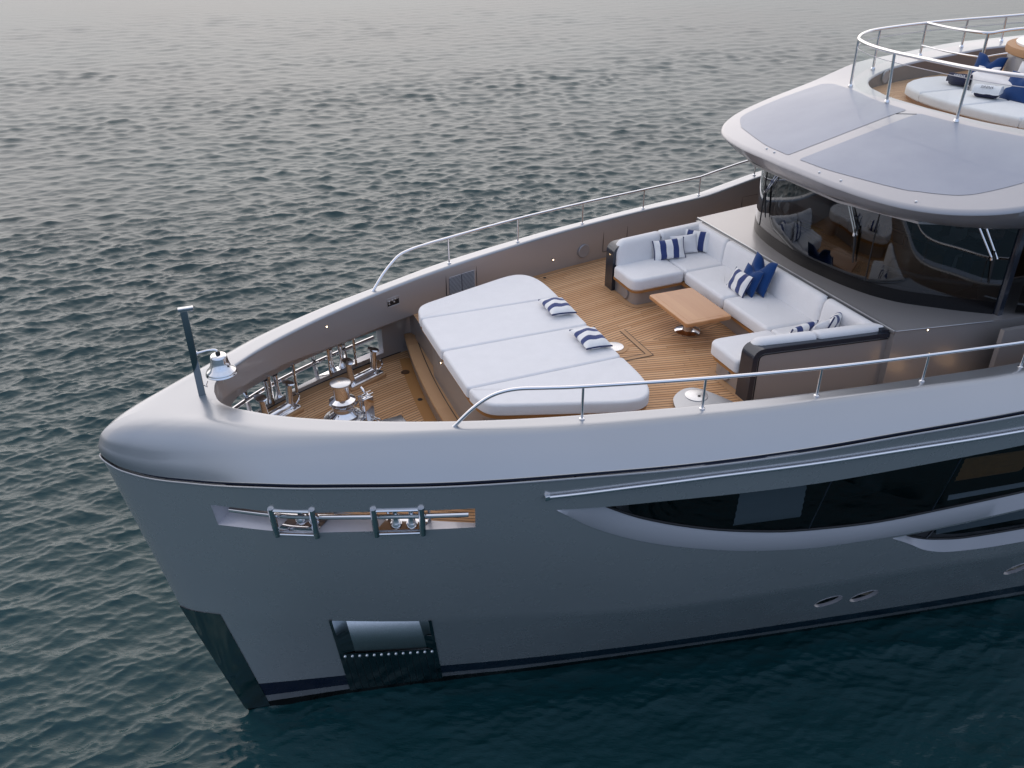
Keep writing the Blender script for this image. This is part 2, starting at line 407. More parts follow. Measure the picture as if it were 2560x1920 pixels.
# ------------------------------------------------------------------ sea: one sheet to the horizon, finer where the waves are near
def build_sea():
    rng = np.random.default_rng(11)
    cx, cy, h = CAM.x, CAM.y, CAM.z - WL
    dep = np.radians(np.concatenate([[88, 80, 72, 66, 61], np.linspace(57, 4.2, 1250)])); r = h/np.tan(dep)
    r = np.concatenate([r, np.geomspace(r[-1]*1.02, 9000, 50)])
    a0 = YAW; fine = np.radians(44)
    th = np.concatenate([a0 + np.linspace(-fine, fine, 1100), a0 + np.linspace(fine, 2*np.pi - fine, 90)[1:-1]])
    R, T = np.meshgrid(r, th, indexing='ij'); X = (cx + R*np.sin(T)).astype(np.float32); Y = (cy + R*np.cos(T)).astype(np.float32)
    sp = np.maximum(np.gradient(r)[:, None]*np.ones_like(T), R*np.gradient(th)[None, :]*(np.abs(np.gradient(th)) < .01)[None, :] + 2.5*(np.abs(np.gradient(th)) >= .01)[None, :]).astype(np.float32)
    Z = np.zeros_like(X); UN = np.zeros_like(X); DX = np.zeros_like(X); DY = np.zeros_like(X)
    # gusts: patches where the short waves are stronger
    G = np.ones_like(X)
    for _ in range(10):
        k = 2*np.pi/rng.uniform(14, 70); a = rng.uniform(0, np.pi); G += .11*np.sin(k*(X*np.cos(a) + 1.8*Y*np.sin(a)) + rng.uniform(0, 6.28))
    N = 190; lam = np.exp(rng.uniform(np.log(.11), np.log(2.1), N))
    # calmer water in the lee close along the port side
    lee = np.clip(1 - np.hypot(np.clip(-5.2 - X, 0, None), np.clip(np.abs(Y + 2.2) - 2.5, 0, None))/5.0, 0, 1)*np.clip((.4 - Y)/1.2, 0, 1)*np.clip((X + 5.9)/1.0, 0, 1); calm = (1 - .68*lee).astype(np.float32)
    for i in range(N):
        k = 2*np.pi/lam[i]; a = math.radians(228 if i % 5 == 0 else 268) + rng.normal()*.42
        slope = .0325*(1.0 if lam[i] < .5 else (.5/lam[i])**.65)
        amp = slope/k; wgt = np.clip((lam[i]/sp - 1.9)/1.2, 0, 1)*calm
        UN += slope*slope*.5*(1 - wgt/np.maximum(calm, .05))*calm
        if lam[i] < 2.5: wgt = wgt*np.clip(G, .25, 1.8)
        ph = k*(X*math.cos(a) + Y*math.sin(a)) + rng.uniform(0, 6.28)
        Z += amp*wgt*np.sin(ph); c = amp*wgt*np.cos(ph)*.95; DX += c*math.cos(a); DY += c*math.sin(a)
    X = X + DX; Y = Y + DY
    nr, nth = X.shape
    co = np.stack([X, Y, Z + WL - .09], -1).reshape(-1, 3)
    i = np.arange(nr - 1)[:, None]*nth; j = np.arange(nth)[None, :]; j2 = (j + 1) % nth
    q = np.stack([i + j, i + j2, i + nth + j2, i + nth + j], -1).reshape(-1, 4)[:, ::-1]
    co = np.concatenate([co, [[cx, cy, WL - .09]]]); ctr = len(co) - 1
    fan = np.stack([np.full(nth, ctr), np.arange(nth), (np.arange(nth) + 1) % nth], -1)[:, ::-1]
    me = bpy.data.meshes.new('sea'); me.vertices.add(len(co)); me.vertices.foreach_set('co', co.astype(np.float32).ravel())
    nl = q.size + fan.size; me.loops.add(nl); me.loops.foreach_set('vertex_index', np.concatenate([q.ravel(), fan.ravel()]).astype(np.int32))
    me.polygons.add(len(q) + len(fan)); st = np.concatenate([np.arange(len(q))*4, q.size + np.arange(len(fan))*3]).astype(np.int32)
    me.polygons.foreach_set('loop_start', st); me.update(calc_edges=True); me.validate(); me.shade_smooth()
    at = me.attributes.new('fine_chop', 'FLOAT', 'POINT'); rg = np.sqrt(np.sqrt(2*np.clip(UN, 0, 1)*.085 + .0009)); at.data.foreach_set('value', np.append(rg.ravel(), .2).astype(np.float32))
    me.materials.append(MAT['sea_water'])
    o = bpy.data.objects.new('sea', me); COL.objects.link(o); tag(o, 'open rippled sea reflecting the pale evening sky', kind='structure')
build_sea()

# ------------------------------------------------------------------ the yacht
yacht = tag(empty('yacht', (0, 0, WL)), 'long grey metallic motor yacht lying bow to the left on the sea', 'yacht')
XE = 9.5
gy = C([(-6.205, 0), (-6.19, .05), (-6.15, .12), (-6.05, .23), (-5.9, .36), (-5.6, .60), (-5.23, .88), (-4.415, 1.53), (-3.62, 1.935), (-2.82, 2.27), (-1.26, 2.855), (-.3, 3.125), (.9, 3.40), (1.96, 3.59), (3.39, 3.83), (5.5, 4.1), (9.5, 4.4)])
gz = C([(-6.205, -.06), (-6.15, -.085), (-5.99, -.145), (-5.74, -.17), (-5.23, -.125), (-4.415, .046), (-3.62, .105), (-2.82, .135), (-1.26, .25), (-.3, .285), (.9, .345), (1.96, .405), (3.39, .48), (5.5, .6), (9.5, .78)])
cy = C([(-5.82, 0), (-5.7, .12), (-5.35, .34), (-4.05, .97), (-2.82, 1.46), (-2, 1.72), (.06, 2.36), (1.67, 2.67), (3.39, 2.96), (5.25, 3.26), (9.5, 3.7)])
wy = C([(-5.35, 0), (-5.2, .03), (-3.84, .28), (-2.53, .55), (-1.67, .77), (.13, 1.16), (2.02, 1.54), (4.82, 2.07), (7.03, 2.46), (9.5, 2.9)])
ky = C([(-4.95, 0), (-4.8, .01), (-2, .4), (9.5, 2.2)])
const = lambda z: (lambda x: z + 0*np.asarray(x, float))
LINES = [(-6.205, gy, lambda x: gz(x) - .05), (-5.82, cy, const(-2.6)), (-5.35, wy, const(WL)), (-4.95, ky, const(-5.9))]
ROWS = [(k, j/n_) for k, n_ in enumerate((26, 16, 4)) for j in range(n_)] + [(2, 1.0)]
def rowpts(k, t, s):
    a, b = LINES[k], LINES[k + 1]; xa = a[0] + (XE - a[0])*s; xb = b[0] + (XE - b[0])*s
    y = np.maximum(a[1](xa), 0)*(1 - t) + np.maximum(b[1](xb), 0)*t; z = a[2](xa)*(1 - t) + b[2](xb)*t
    if k == 0: y = y + .08*np.sin(np.pi*t)*np.minimum(1, s*8)
    return xa*(1 - t) + xb*t, y, z
def hy(x, z):
    ys, zs = [], []
    for k, t in ROWS:
        x0 = LINES[k][0]*(1 - t) + LINES[k + 1][0]*t; s = np.array([max(0, (x - x0)/(XE - x0))]); _, y, zz = rowpts(k, t, s); ys.append(y[0]); zs.append(zz[0])
    return float(np.interp(-z, -np.array(zs), ys))
def hp(x, z, off=0.0, sg=-1): return Vector((x, sg*(hy(x, z) + off), z))
def circ(cx, cz, r, n=28, rx=None): return [(cx + (rx or r)*math.cos(2*math.pi*k/n), cz + r*math.sin(2*math.pi*k/n)) for k in range(n)]
def dens(pts, d=.08, closed=True):
    out = []; n = len(pts)
    for i in range(n if closed else n - 1):
        a = np.array(pts[i]); b = np.array(pts[(i + 1) % n]); m = max(1, int(np.linalg.norm(b - a)/d))
        out += [tuple(a + (b - a)*k/m) for k in range(m)]
    if not closed: out.append(tuple(pts[-1]))
    return out
# openings of the port topside, (x, z)
cvx = lambda pts, n=26: (lambda f, a, b: [(x, float(f(x))) for x in np.linspace(a, b, n)])(C(pts), pts[0][0], pts[-1][0])
HOLE_B = cvx([(-5.094, -.807), (-4.498, -.735), (-3.742, -.654), (-2.452, -.575)], 22)
HOLE_T = cvx([(-5.121, -.481), (-4.51, -.40), (-3.724, -.325), (-2.466, -.261)], 22)
hole = HOLE_B + HOLE_T[::-1]
WT = cvx([(-1.642, -.310), (-1.208, -.298), (-.511, -.262), (1.194, -.235), (3.063, -.127), (3.695, -.083), (8.6, .16)], 60)
LED = cvx([(-1.642, -.322), (-1.193, -.663), (-.625, -.959), (.117, -1.22), (.904, -1.425), (1.878, -1.556), (2.673, -1.556), (3.625, -1.485), (4.457, -1.387), (8.6, -.92)], 60)
WLO = cvx([(-1.207, -.305), (-.694, -.605), (-.117, -.843), (.487, -1.033), (1.434, -1.225), (2.389, -1.290), (3.309, -1.225), (4.303, -1.137), (8.6, -.72)], 60)
upper_win = LED + WT[::-1]
LT = cvx([(2.72, -1.60), (3.625, -1.525), (4.457, -1.427), (8.6, -.96)], 40)
LLED = cvx([(2.72, -1.615), (3.031, -1.805), (3.455, -2.086), (3.884, -2.229), (4.628, -2.281), (5.04, -2.28), (8.6, -2.0)], 40)
LWLO = cvx([(2.86, -1.60), (3.153, -1.783), (3.545, -1.941), (4.13, -2.045), (4.857, -2.05), (8.6, -1.75)], 40)
lower_win = LLED + LT[::-1]
PORTS = [(2.777, -3.435), (3.336, -3.446), (5.776, -3.35), (6.34, -3.36)]
ANCH = [(-4.055, -2.63), (-2.84, -2.63), (-2.745, -3.57), (-3.90, -3.62)]
def hull_side(mb, sg, holes):
    S = np.linspace(0, 1, 190)**1.9; P = [np.stack(rowpts(k, t, S), 1) for k, t in ROWS]
    bd = [p for p in P[0]] + [r_[-1] for r_ in P[1:-1]] + [p for p in P[-1][::-1]] + [r_[0] for r_ in P[1:-1][::-1]]
    bx = [(p[0], p[2]) for p in bd]; by = {i: p[1] for i, p in enumerate(bd)}
    inner = np.concatenate([r_[1:-1] for r_ in P[1:-1]])
    hv = np.array([q for h_ in holes for q in h_])
    if len(hv):
        ok = np.ones(len(inner), bool)
        for h_ in holes: ok &= ~inpoly(inner[:, 0], inner[:, 2], h_)
        d = np.min((inner[:, None, 0] - hv[None, :, 0])**2 + (inner[:, None, 2] - hv[None, :, 1])**2, 1); ok &= d > .022**2
        inner = inner[ok]
    pts, F, ov = cdt(bx, holes, [(p[0], p[2]) for p in inner])
    nb = len(bx); nh = len(hv); V = []
    for i, (x, z) in enumerate(pts):
        o = [q for q in ov[i]]
        if o and o[0] < nb: y = by[o[0]]
        elif o and o[0] >= nb + nh: y = inner[o[0] - nb - nh][1]
        else: y = hy(x, z)
        V.append((x, sg*y, z))
    mb.add(V, [tuple(f) if sg < 0 else tuple(f[::-1]) for f in F])
hm = MB()
hull_side(hm, -1, [dens(hole, .1), dens(upper_win, .12), dens(lower_win, .12), dens(ANCH, .1)] + [circ(*p, .20, rx=.19) for p in PORTS])
hull_side(hm, 1, [dens(hole, .1)])
hull = hm.build('hull', 'hull_paint', yacht, 75)

# bulwark cap: sloping band, flat top, rounded rim, inner face
yi = C([(-4.855, 0), (-4.83, .18), (-4.746, .36), (-4.5, .607), (-4.26, .815), (-3.616, 1.232), (-2.634, 1.727), (-1.915, 2.02), (-1.02, 2.315), (.678, 2.77), (1.272, 2.893), (2.305, 3.078), (3.86, 3.30), (5.3, 3.47), (9.5, 3.8)])
ry = C([(-6.12, 0), (-6.05, .11), (-5.75, .33), (-5.24, .64), (-4.41, 1.18), (-3.5, 1.62), (-2.45, 2.04), (-1.37, 2.447), (-.3, 2.745), (.55, 2.95), (1.2, 3.075), (2.15, 3.25), (3.65, 3.50), (5.3, 3.72), (9.5, 4.05)])
ztop = C([(-6.2, .33), (-5.6, .395), (-5.0, .43), (-2.535, .547), (-1.25, .60), (0, .641), (1.257, .68), (2.5, .711), (3.73, .738), (4.4, .82), (5.2, .93), (6.5, 1.0), (9.5, 1.08)])
rec = lambda x: np.interp(x, [-4.86, -4.6, -2.0, -1.93, -1.86], [.05, .28, .28, .24, .0])
zc = lambda x: np.interp(x, [-4.9, -4.57, -3.95, -3.45, -2.9, -1.9], [.10, .09, .05, .0, -.03, -.03])
capm, innm = MB(), MB()
SC = np.linspace(0, 1, 230)**2.4
for sg in (-1, 1):
    xg = -6.205 + (XE + 6.205)*SC; xr = -6.12 + (XE + 6.12)*SC; xi = -4.855 + (XE + 4.855)*SC
    Gp = np.stack([xg, gy(xg), gz(xg)], 1); Rp = np.stack([xr, ry(xr), ztop(xr)], 1); Ip = np.stack([xi, yi(xi), ztop(xi)], 1)
    bw = np.clip((-3.2 - xr)/2.4, 0, 1)[:, None]               # rounder shoulder towards the bow
    a = .16 + .50*bw; c = .22 + .30*bw
    A = Rp + (Gp - Rp)*a; B = Rp + (Ip - Rp)*c; rows = []
    Gu = Gp.copy(); Gu[:, 1] = np.maximum(Gp[:, 1] - .05, 0); Gu[:, 2] += .012; Gu[:, 0] += .03*np.exp(-SC*60)
    Gl = Gp.copy(); Gl[:, 2] += .006
    rows += [Gu, Gl]
    for k in range(0, 9): t = k/8; rows.append(Gp + (A - Gp)*t + np.array([0, 1, 0])*(.008*math.sin(math.pi*t)) + np.array([-1, 0, .5])*(np.exp(-SC*60)*.008*math.sin(math.pi*t))[:, None])
    for k in range(1, 11):
        t = k/10; rows.append(A*(1 - t)**2 + Rp*2*t*(1 - t) + B*t*t)
    cut = Ip.copy(); rim = np.minimum(.035, Ip[:, 1]*.5); cut[:, 1] += rim
    for k in range(1, 7): rows.append(B + (cut - B)*k/6)
    for k in range(1, 6):
        an = k/5*math.pi/2; q = Ip.copy(); q[:, 1] = Ip[:, 1] + rim*(1 - math.sin(an)); q[:, 2] = Ip[:, 2] - .035*(1 - math.cos(an)); rows.append(q)
    RR = [[(p[0], sg*max(p[1], 0), p[2]) for p in r_] for r_ in rows]
    capm.grid(RR, flip=(sg > 0))
    # inner face with the mooring opening left out
    XI = np.unique(np.concatenate([-4.855 + (XE + 4.855)*np.linspace(0, 1, 200)**2.2, [-4.70, -2.41, -2.0, -1.93, -1.86]]))
    y0 = yi(XI); R_ = rec(XI); zc_ = zc(XI)
    HT = np.interp(XI, [-4.7, -2.41], [-.15, -.20]); HB = np.interp(XI, [-4.7, -4.3, -3.45, -2.41], [-.55, -.545, -.575, -.605])
    prof = [(y0, ztop(XI) - .035), (y0 + .012, ztop(XI)*.5 + zc_*.5), (y0 + .03, zc_ + .03), (y0 + .05, zc_), (y0 + .05 + R_*.8, zc_ - .01), (y0 + .05 + R_, zc_ - .04), (y0 + .05 + R_, np.where(XI < -1.9, HT, -.05)), (y0 + .05 + R_, np.where(XI < -1.9, HB, -.055)), (y0 + .05 + R_, np.where(XI < -1.9, -.85, -.06))]
    rows = [[(x, sg*y, z) for x, y, z in zip(XI, yy, zz)] for yy, zz in prof]
    for i in range(len(rows) - 1):
        if i == 6:
            for lo, hi in ((XI[0] - 1, -4.70), (-2.41, 99)):
                idx = [k for k, x in enumerate(XI) if lo - 1e-6 <= x <= hi + 1e-6]
                if len(idx) > 1: innm.grid([[rows[i][k] for k in idx], [rows[i + 1][k] for k in idx]], flip=(sg > 0))
        else: innm.grid([rows[i], rows[i + 1]], flip=(sg > 0))
cap = capm.build('bulwark_cap', 'cap_paint', yacht, 40)
inner = innm.build('bulwark_inner_face', 'inner_paint', yacht, 40)
wall_y = lambda x: float(yi(x)) + .05 + float(rec(x))
# the through opening in the bulwark, both sides
for sg in (-1, 1):
    mb = MB(); n = 40
    xo = np.linspace(0, 1, n); ob = C([(0, -5.094), (1, -2.452)]); ot = C([(0, -5.121), (1, -2.466)])
    fB = C(HOLE_B); fT = C(HOLE_T); xin = np.linspace(-4.70, -2.41, n)
    hb = np.interp(xin, [-4.7, -4.3, -3.45, -2.41], [-.55, -.545, -.575, -.605]); ht = np.interp(xin, [-4.7, -2.41], [-.15, -.20])
    OB = [Vector((x, sg*hy(x, float(fB(x))), float(fB(x)))) for x in (-5.094 + 2.642*xo)]; OT = [Vector((x, sg*hy(x, float(fT(x))), float(fT(x)))) for x in (-5.121 + 2.655*xo)]
    IB = [Vector((x, sg*wall_y(x), z)) for x, z in zip(xin, hb)]; IT = [Vector((x, sg*wall_y(x), z)) for x, z in zip(xin, ht)]
    mb.grid([OB, [o.lerp(i_, .5) for o, i_ in zip(OB, IB)], IB], flip=(sg < 0)); mb.grid([OT, IT], flip=(sg > 0))
    mb.grid([[OB[0], IB[0]], [OT[0], IT[0]]], flip=(sg < 0)); mb.grid([[OB[-1], IB[-1]], [OT[-1], IT[-1]]], flip=(sg > 0))
    mb.build('mooring_opening', 'ledge_paint', yacht, 30)
    if sg < 0: OPEN = (OB, OT, IB, IT)
    # polished rail through the opening, and two roller fairleads
    mid = [o.lerp(i_, .12)*.36 + t.lerp(u, .12)*.64 for o, i_, t, u in zip(OB, IB, OT, IT)]
    MB().tube(mid[2:-1], .030, 10).build('opening_rail', 'steel', yacht)
    for x0, x1 in ((-4.505, -4.07), (-3.455, -3.015)):
        f = MB(); ia, ib = [int(round((x + 5.1)/2.65*(n - 1))) for x in (x0, x1)]
        pa = []
        for i in (ia, ib):
            o = Vector((0, sg*.012, 0)); bq, tq, ib_, it_ = OB[i] + o, OT[i] + o, IB[i] - o, IT[i] - o
            f.tube([bq + Vector((0, 0, -.05)), bq.lerp(tq, .5) + o*1.5, tq + Vector((0, 0, .05))], .036, 8)
            f.tube([ib_ + Vector((0, 0, -.02)), it_ + Vector((0, 0, .03))], .022, 8)
        e = Vector((0, 0, .012))
        f.grid([[OB[ia] + e, OB[ib] + e], [IB[ia] + e, IB[ib] + e]], flip=(sg < 0))
        for u in (0.32, 0.68):                              # the two vertical rollers
            q = OB[ia].lerp(OB[ib], u).lerp(IB[ia].lerp(IB[ib], u), .5); q2 = OT[ia].lerp(OT[ib], u).lerp(IT[ia].lerp(IT[ib], u), .5); L = (q2 - q).length
            M = Matrix.Translation(q) @ (q2 - q).to_track_quat('Z', 'Y').to_matrix().to_4x4()
            f.lathe([(.062, .01), (.062, .03), (.045, .05), (.034, .12), (.030, L*.5), (.034, L - .1), (.045, L - .04), (.05, L)], n=16, M=M)
        f.tube([OB[ia] + Vector((0, sg*.01, -.03)), OB[ib] + Vector((0, sg*.01, -.03))], .018, 8); f.tube([OT[ia] + Vector((0, sg*.01, .02)), OT[ib] + Vector((0, sg*.01, .02))], .018, 8)
        f.build('roller_fairlead', 'steel', yacht, 40)

# groove and thin ledge under the cap
gm, lm_ = MB(), MB()
for sg in (-1, 1):
    xg = -6.205 + (XE + 6.205)*SC; y, z = gy(xg), gz(xg)
    nx_ = .012 + .05*np.exp(-SC*40)
    gm.grid([[(x + d, sg*max(b - .03, 0), c + .012) for x, b, c, d in zip(xg, y, z, nx_)], [(x + d, sg*max(b - .028, 0), c - .05) for x, b, c, d in zip(xg, y, z, nx_)]], flip=(sg > 0))
    lm_.tube([(x - .006*math.exp(-s_*50), sg*(max(b, 0) + .002), c - .052) for x, b, c, s_ in zip(xg, y, z, SC)], .013, 8)
gm.build('groove', 'navy_groove', yacht); lm_.build('ledge_strip', 'cap_paint', yacht)

# ------------------------------------------------------------------ hull details on the port side
def patch(low, top, dl, dt, n=70, inset=None):
    """strip between two (x, z) curves, each pushed in from the hull surface by dl / dt."""
    fl_, ft = C(low), C(top); a, b = max(low[0][0], top[0][0]), min(low[-1][0], top[-1][0]); X = np.linspace(a, b, n)
    rows = []
    for t in np.linspace(0, 1, 7): rows.append([hp(x, float(fl_(x))*(1 - t) + float(ft(x))*t, -(dl*(1 - t) + dt*t)) for x in X])
    return rows
IN = .10
def ledge(lo, wl, top, name):
    fl_, fw_, ft = C(lo), C(wl), C(top); mb = MB(); X0, X1 = lo[0][0], wl[0][0]; xe = wl[-1][0]
    rows = [[], [], [], []]
    for x in np.concatenate([np.linspace(X0, X1, 14)[:-1], np.linspace(X1, xe, 70)]):
        zl = float(fl_(x)); zw = float(fw_(x)) if x >= X1 else float(ft(x)) - .004
        k = min(1, (x - X0)/(X1 - X0 + .25)) if x < X1 + .25 else 1
        rows[0].append(hp(x, zl, 0)); rows[1].append(hp(x, zl, .012) + Vector((0, 0, .012))); rows[2].append(hp(x, zl*.15 + zw*.85, -IN*.80*k)); rows[3].append(hp(x, zw, -IN*k))
    mb.grid(rows, flip=False); return mb.build(name, 'ledge_paint', yacht, 50)
def hull_window(lo, wl, top, bars, blinds, warm):
    win = MB().grid(patch(wl, top, IN, .02), flip=True).build('hull_window', 'glass_hull', yacht, 60)
    r = patch(wl, top, IN + .55, .5); r0_ = patch(wl, top, IN + .006, .03); MB().grid([[q + Vector((0, 0, -.004)) for q in r0_[0]], [q + Vector((0, 0, -.02)) for q in r[0]], r[-1]]).build('dark_cabin_sheet', 'cabin_dark', win)  # black sheet behind the glass in place of the cabin's shade
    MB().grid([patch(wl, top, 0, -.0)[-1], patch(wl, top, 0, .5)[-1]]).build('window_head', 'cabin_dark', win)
    fw_, ft = C(wl), C(top)
    # black frame line round the glass
    fr = MB(); X = np.linspace(wl[0][0] + .02, wl[-1][0], 60)
    fr.tube([hp(x, float(fw_(x)) + .012, -IN + .004) for x in X], .016, 6); fr.build('window_seal', 'black_rubber', win)
    for xt, xb in bars:
        MB().tube([hp(xt, float(ft(xt)), -.016), hp(xb, float(fw_(xb)), -IN + .004)], .008, 6).build('window_joint', 'charcoal', win)
    for xt0, xt1, xb0, xb1, z0, z1, mt in blinds:
        rows = [];
        for t in np.linspace(0, 1, 12):
            off = -.13 - (.012 if int(t*11) % 2 else 0)
            rows.append([hp((xt0*(1 - t) + xb0*t)*(1 - u) + (xt1*(1 - t) + xb1*t)*u, (z0 if u == 0 else z0 - .02)*(1 - t) + z1*t, off) for u in (0, 1)])
        MB().grid(rows).build('window_blind' if mt == 'blind' else 'cabin_panel', mt, win)
ledge(LED, WLO, WT, 'window_ledge'); ledge(LLED, LWLO, LT, 'window_ledge')
def win_simple(lo, wl, top, bars, blinds): hull_window(lo, wl, top, bars, blinds, False)
win_simple(LED, WLO, WT, [(1.363, 1.496), (2.928, 3.137)], [(.40, 1.185, .50, 1.33, -.30, -.98, 'blind'), (3.16, 4.3, 3.22, 4.1, -.30, -.72, 'orange_wood'), (3.28, 6.5, 3.32, 6.5, -.98, -1.10, 'blind')])
win_simple(LLED, LWLO, LT, [(3.3, 3.42)], [(3.45, 6.5, 3.6, 6.5, -1.62, -1.90, 'blind')])
for px_, pz_ in PORTS:
    ring = MB(); c2 = circ(px_, pz_, .20, 32, .19)
    p = MB().grid([[hp(x, z, -.05) for x, z in c2], [hp(px_ + (x - px_)*.5, pz_ + (z - pz_)*.5, -.05) for x, z in c2], [hp(px_ + (x - px_)*.02, pz_ + (z - pz_)*.02, -.05) for x, z in c2]], closed=True).build('porthole', 'glass_hull', yacht)
    MB().grid([[hp(x, z, .006) for x, z in c2], [hp(x, z, -.052) for x, z in c2]], closed=True).build('rim', 'ledge_paint', p)
    MB().grid([[hp(x, z, -.30) for x, z in c2], [hp(px_ + (x - px_)*.02, pz_ + (z - pz_)*.02, -.3) for x, z in c2]], closed=True).build('dark_backing', 'cabin_dark', p)  # black disc standing in for the unlit cabin behind the porthole
# rub rail
rl = cvx([(-1.742, -.083), (-.807, .028), (.178, .095), (1.783, .138), (3.55, .184), (8.8, .36)], 60)
rr_ = MB().tube([hp(x, z, .022) for x, z in rl], .02, 10).build('rubbing_rail', 'steel', yacht)
MB().box(hp(-1.765, -.086, .02), (.06, .05, .06), bev=.008).build('end_cap', 'steel', rr_)
# stem plate and anchor pocket
sp_ = MB(); n = 26; rows = []
for z in np.linspace(-2.615, -4.83, 24):
    t = (z + 2.615)/(-4.684 + 2.615); xa = -5.348 + t*(.321); k, tt = (1, (z + 2.6)/(WL + 2.6)) if z > WL else (2, (z - WL)/(-5.9 - WL))
    x0 = LINES[k][0]*(1 - tt) + LINES[k + 1][0]*tt; row = []
    for sg, us in ((1, np.linspace(1, 0, n)[:-1]), (-1, np.linspace(0, 1, n))):
        for u in us:
            x = x0 + (xa - x0)*u**1.7; row.append(Vector((x - .010*(1 - u), sg*(hy(x, z) + .008), z)))
    rows.append(row)
sp_.grid(rows, flip=True).build('stem_plate', 'mirror_plate', yacht, 60)
ap = MB()
def pt(u, v, off):                                          # u along, v down the anchor plate
    zt = -2.605; zb = -4.765; z = zt + (zb - zt)*v; xl = -4.06 + .197*v; xr = -2.833 + .311*v; x = xl + (xr - xl)*u; return hp(x, z, off)
V0 = .02; V1 = .455; U0, U1 = .17, .90
def strip(u0, u1, v0, v1, off, nu=10, nv=10): return [[pt(u0 + (u1 - u0)*i/nu, v0 + (v1 - v0)*j/nv, off) for i in range(nu + 1)] for j in range(nv + 1)]
ap.grid(strip(0, 1, V1, 1, .012), flip=False)
for a, b in ((0, .03), (.97, 1)): ap.grid(strip(a, b, .0, V1, .012))
apo = ap.build('anchor_plate', 'mirror_plate', yacht, 40)
pk = MB()
rows = []
for j in range(15):                                         # the curved back of the pocket, deepest at the top
    t = j/14; v = V0 + (V1 - V0)*t; d = -.75*(1 - t)**2.2
    rows.append([pt(U0 + (U1 - U0)*i/14, v, d - .01) for i in range(15)])
pk.grid(rows).build('pocket_back', 'brushed', apo, 60)
for ua, ub, fl_ in ((.03, U0, False), (.97, U1, True)):
    A_ = [pt(ua, V0 + (V1 - V0)*j/14, .012) for j in range(15)]; B_ = [pt(ub, V0 + (V1 - V0)*j/14, -.75*(1 - j/14)**2.2 - .01) for j in range(15)]
    MB().grid([A_, B_], flip=fl_).build('pocket_cheek', 'mirror_plate', apo, 60)
ribs = MB(); stud = []
for k in range(13):
    u = .055 + k*.0742; ribs.tube([pt(u, V1 + .05, .010), pt(u + .004, .78, .012), pt(u + .008, 1.01, .010)], .004, 6)
    s_ = MB(); q = pt(u - .001, V1 + .04 - .0, .016); s_.lathe([(.022, -.01), (.022, .006), (.015, .015), (.0, .018)], n=14, M=Matrix.Translation(q) @ Matrix.Rotation(math.radians(80), 4, 'X'))
    s_.build('stud', 'steel', apo)
ribs.build('rib', 'dark', apo)

# ------------------------------------------------------------------ decks
def deck_grid(x0, x1, edge, zf, nx, name, mat, ymin=0.0):
    mb = MB()
    for sg in (-1, 1):
        rows, uvs = [], []
        for x in np.linspace(x0, x1, nx):
            e = edge(x); ys = np.linspace(ymin, e, 8); rows.append([(x, sg*y, zf(x)) for y in ys]); uvs.append([(x + (31.7 if sg > 0 else 0), e - y + (5.8 if sg > 0 else 0)) for y in ys])
        mb.grid(rows, flip=(sg < 0), uvs=uvs)
    return mb.build(name, mat, yacht)
FZ = lambda x: -.71 + (-2.2 - x)*.05
deck_grid(-1.93, 9.4, lambda x: wall_y(x) + .02, const(0.0), 50, 'main_deck', 'teak')
deck_grid(-4.86, -2.0, lambda x: wall_y(x) + .03, FZ, 40, 'foredeck', 'teak')
def board(path, wdt, z, name='margin_board', mat='teak_board', th=.004, ):
    """a flat board following a path in plan."""
    P = [Vector((p[0], p[1])) for p in path]; L, R_ = [], []; d = 0; ul, ur = [], []
    for i, p in enumerate(P):
        t = (P[min(i + 1, len(P) - 1)] - P[max(i - 1, 0)]).normalized(); nrm = Vector((-t.y, t.x)); zz = z(p.x) if callable(z) else z
        if i: d += (p - P[i - 1]).length
        L.append((p.x + nrm.x*wdt/2, p.y + nrm.y*wdt/2, zz + th)); R_.append((p.x - nrm.x*wdt/2, p.y - nrm.y*wdt/2, zz + th)); ul.append((d, .02)); ur.append((d, .02 + wdt))
    return MB().grid([R_, L], uvs=[ur, ul]).build(name, mat, yacht)
for sg in (-1, 1):
    board([(x, sg*(wall_y(x) - .05)) for x in np.linspace(-4.6, -2.15, 30)], .12, FZ)
    board([(x, sg*(wall_y(x) - .045)) for x in np.linspace(-1.8, 6, 50)], .10, 0.0)
    for nm_, seg in (('waterway', np.linspace(-1.8, 6, 40)), ('waterway', np.linspace(-4.6, -2.12, 24))):
        zf = (lambda x: .006) if seg[0] > -2 else (lambda x: FZ(x) + .008)
        MB().grid([[(x, sg*(wall_y(x) - .012), zf(x)) for x in seg], [(x, sg*(wall_y(x) + .001), zf(x) + .012) for x in seg]], flip=(sg > 0)).build(nm_, 'dark', yacht)
stepx = lambda y, x0: x0 + .035*y*y*.9
board([(stepx(y, -2.245), y) for y in np.linspace(2.05, -2.05, 30)], .17, FZ, 'margin_board', 'teak_orange', .008)
board([(x, 0) for x in np.linspace(-4.5, -2.33, 10)], .16, FZ, 'king_plank', 'teak_board', .006)
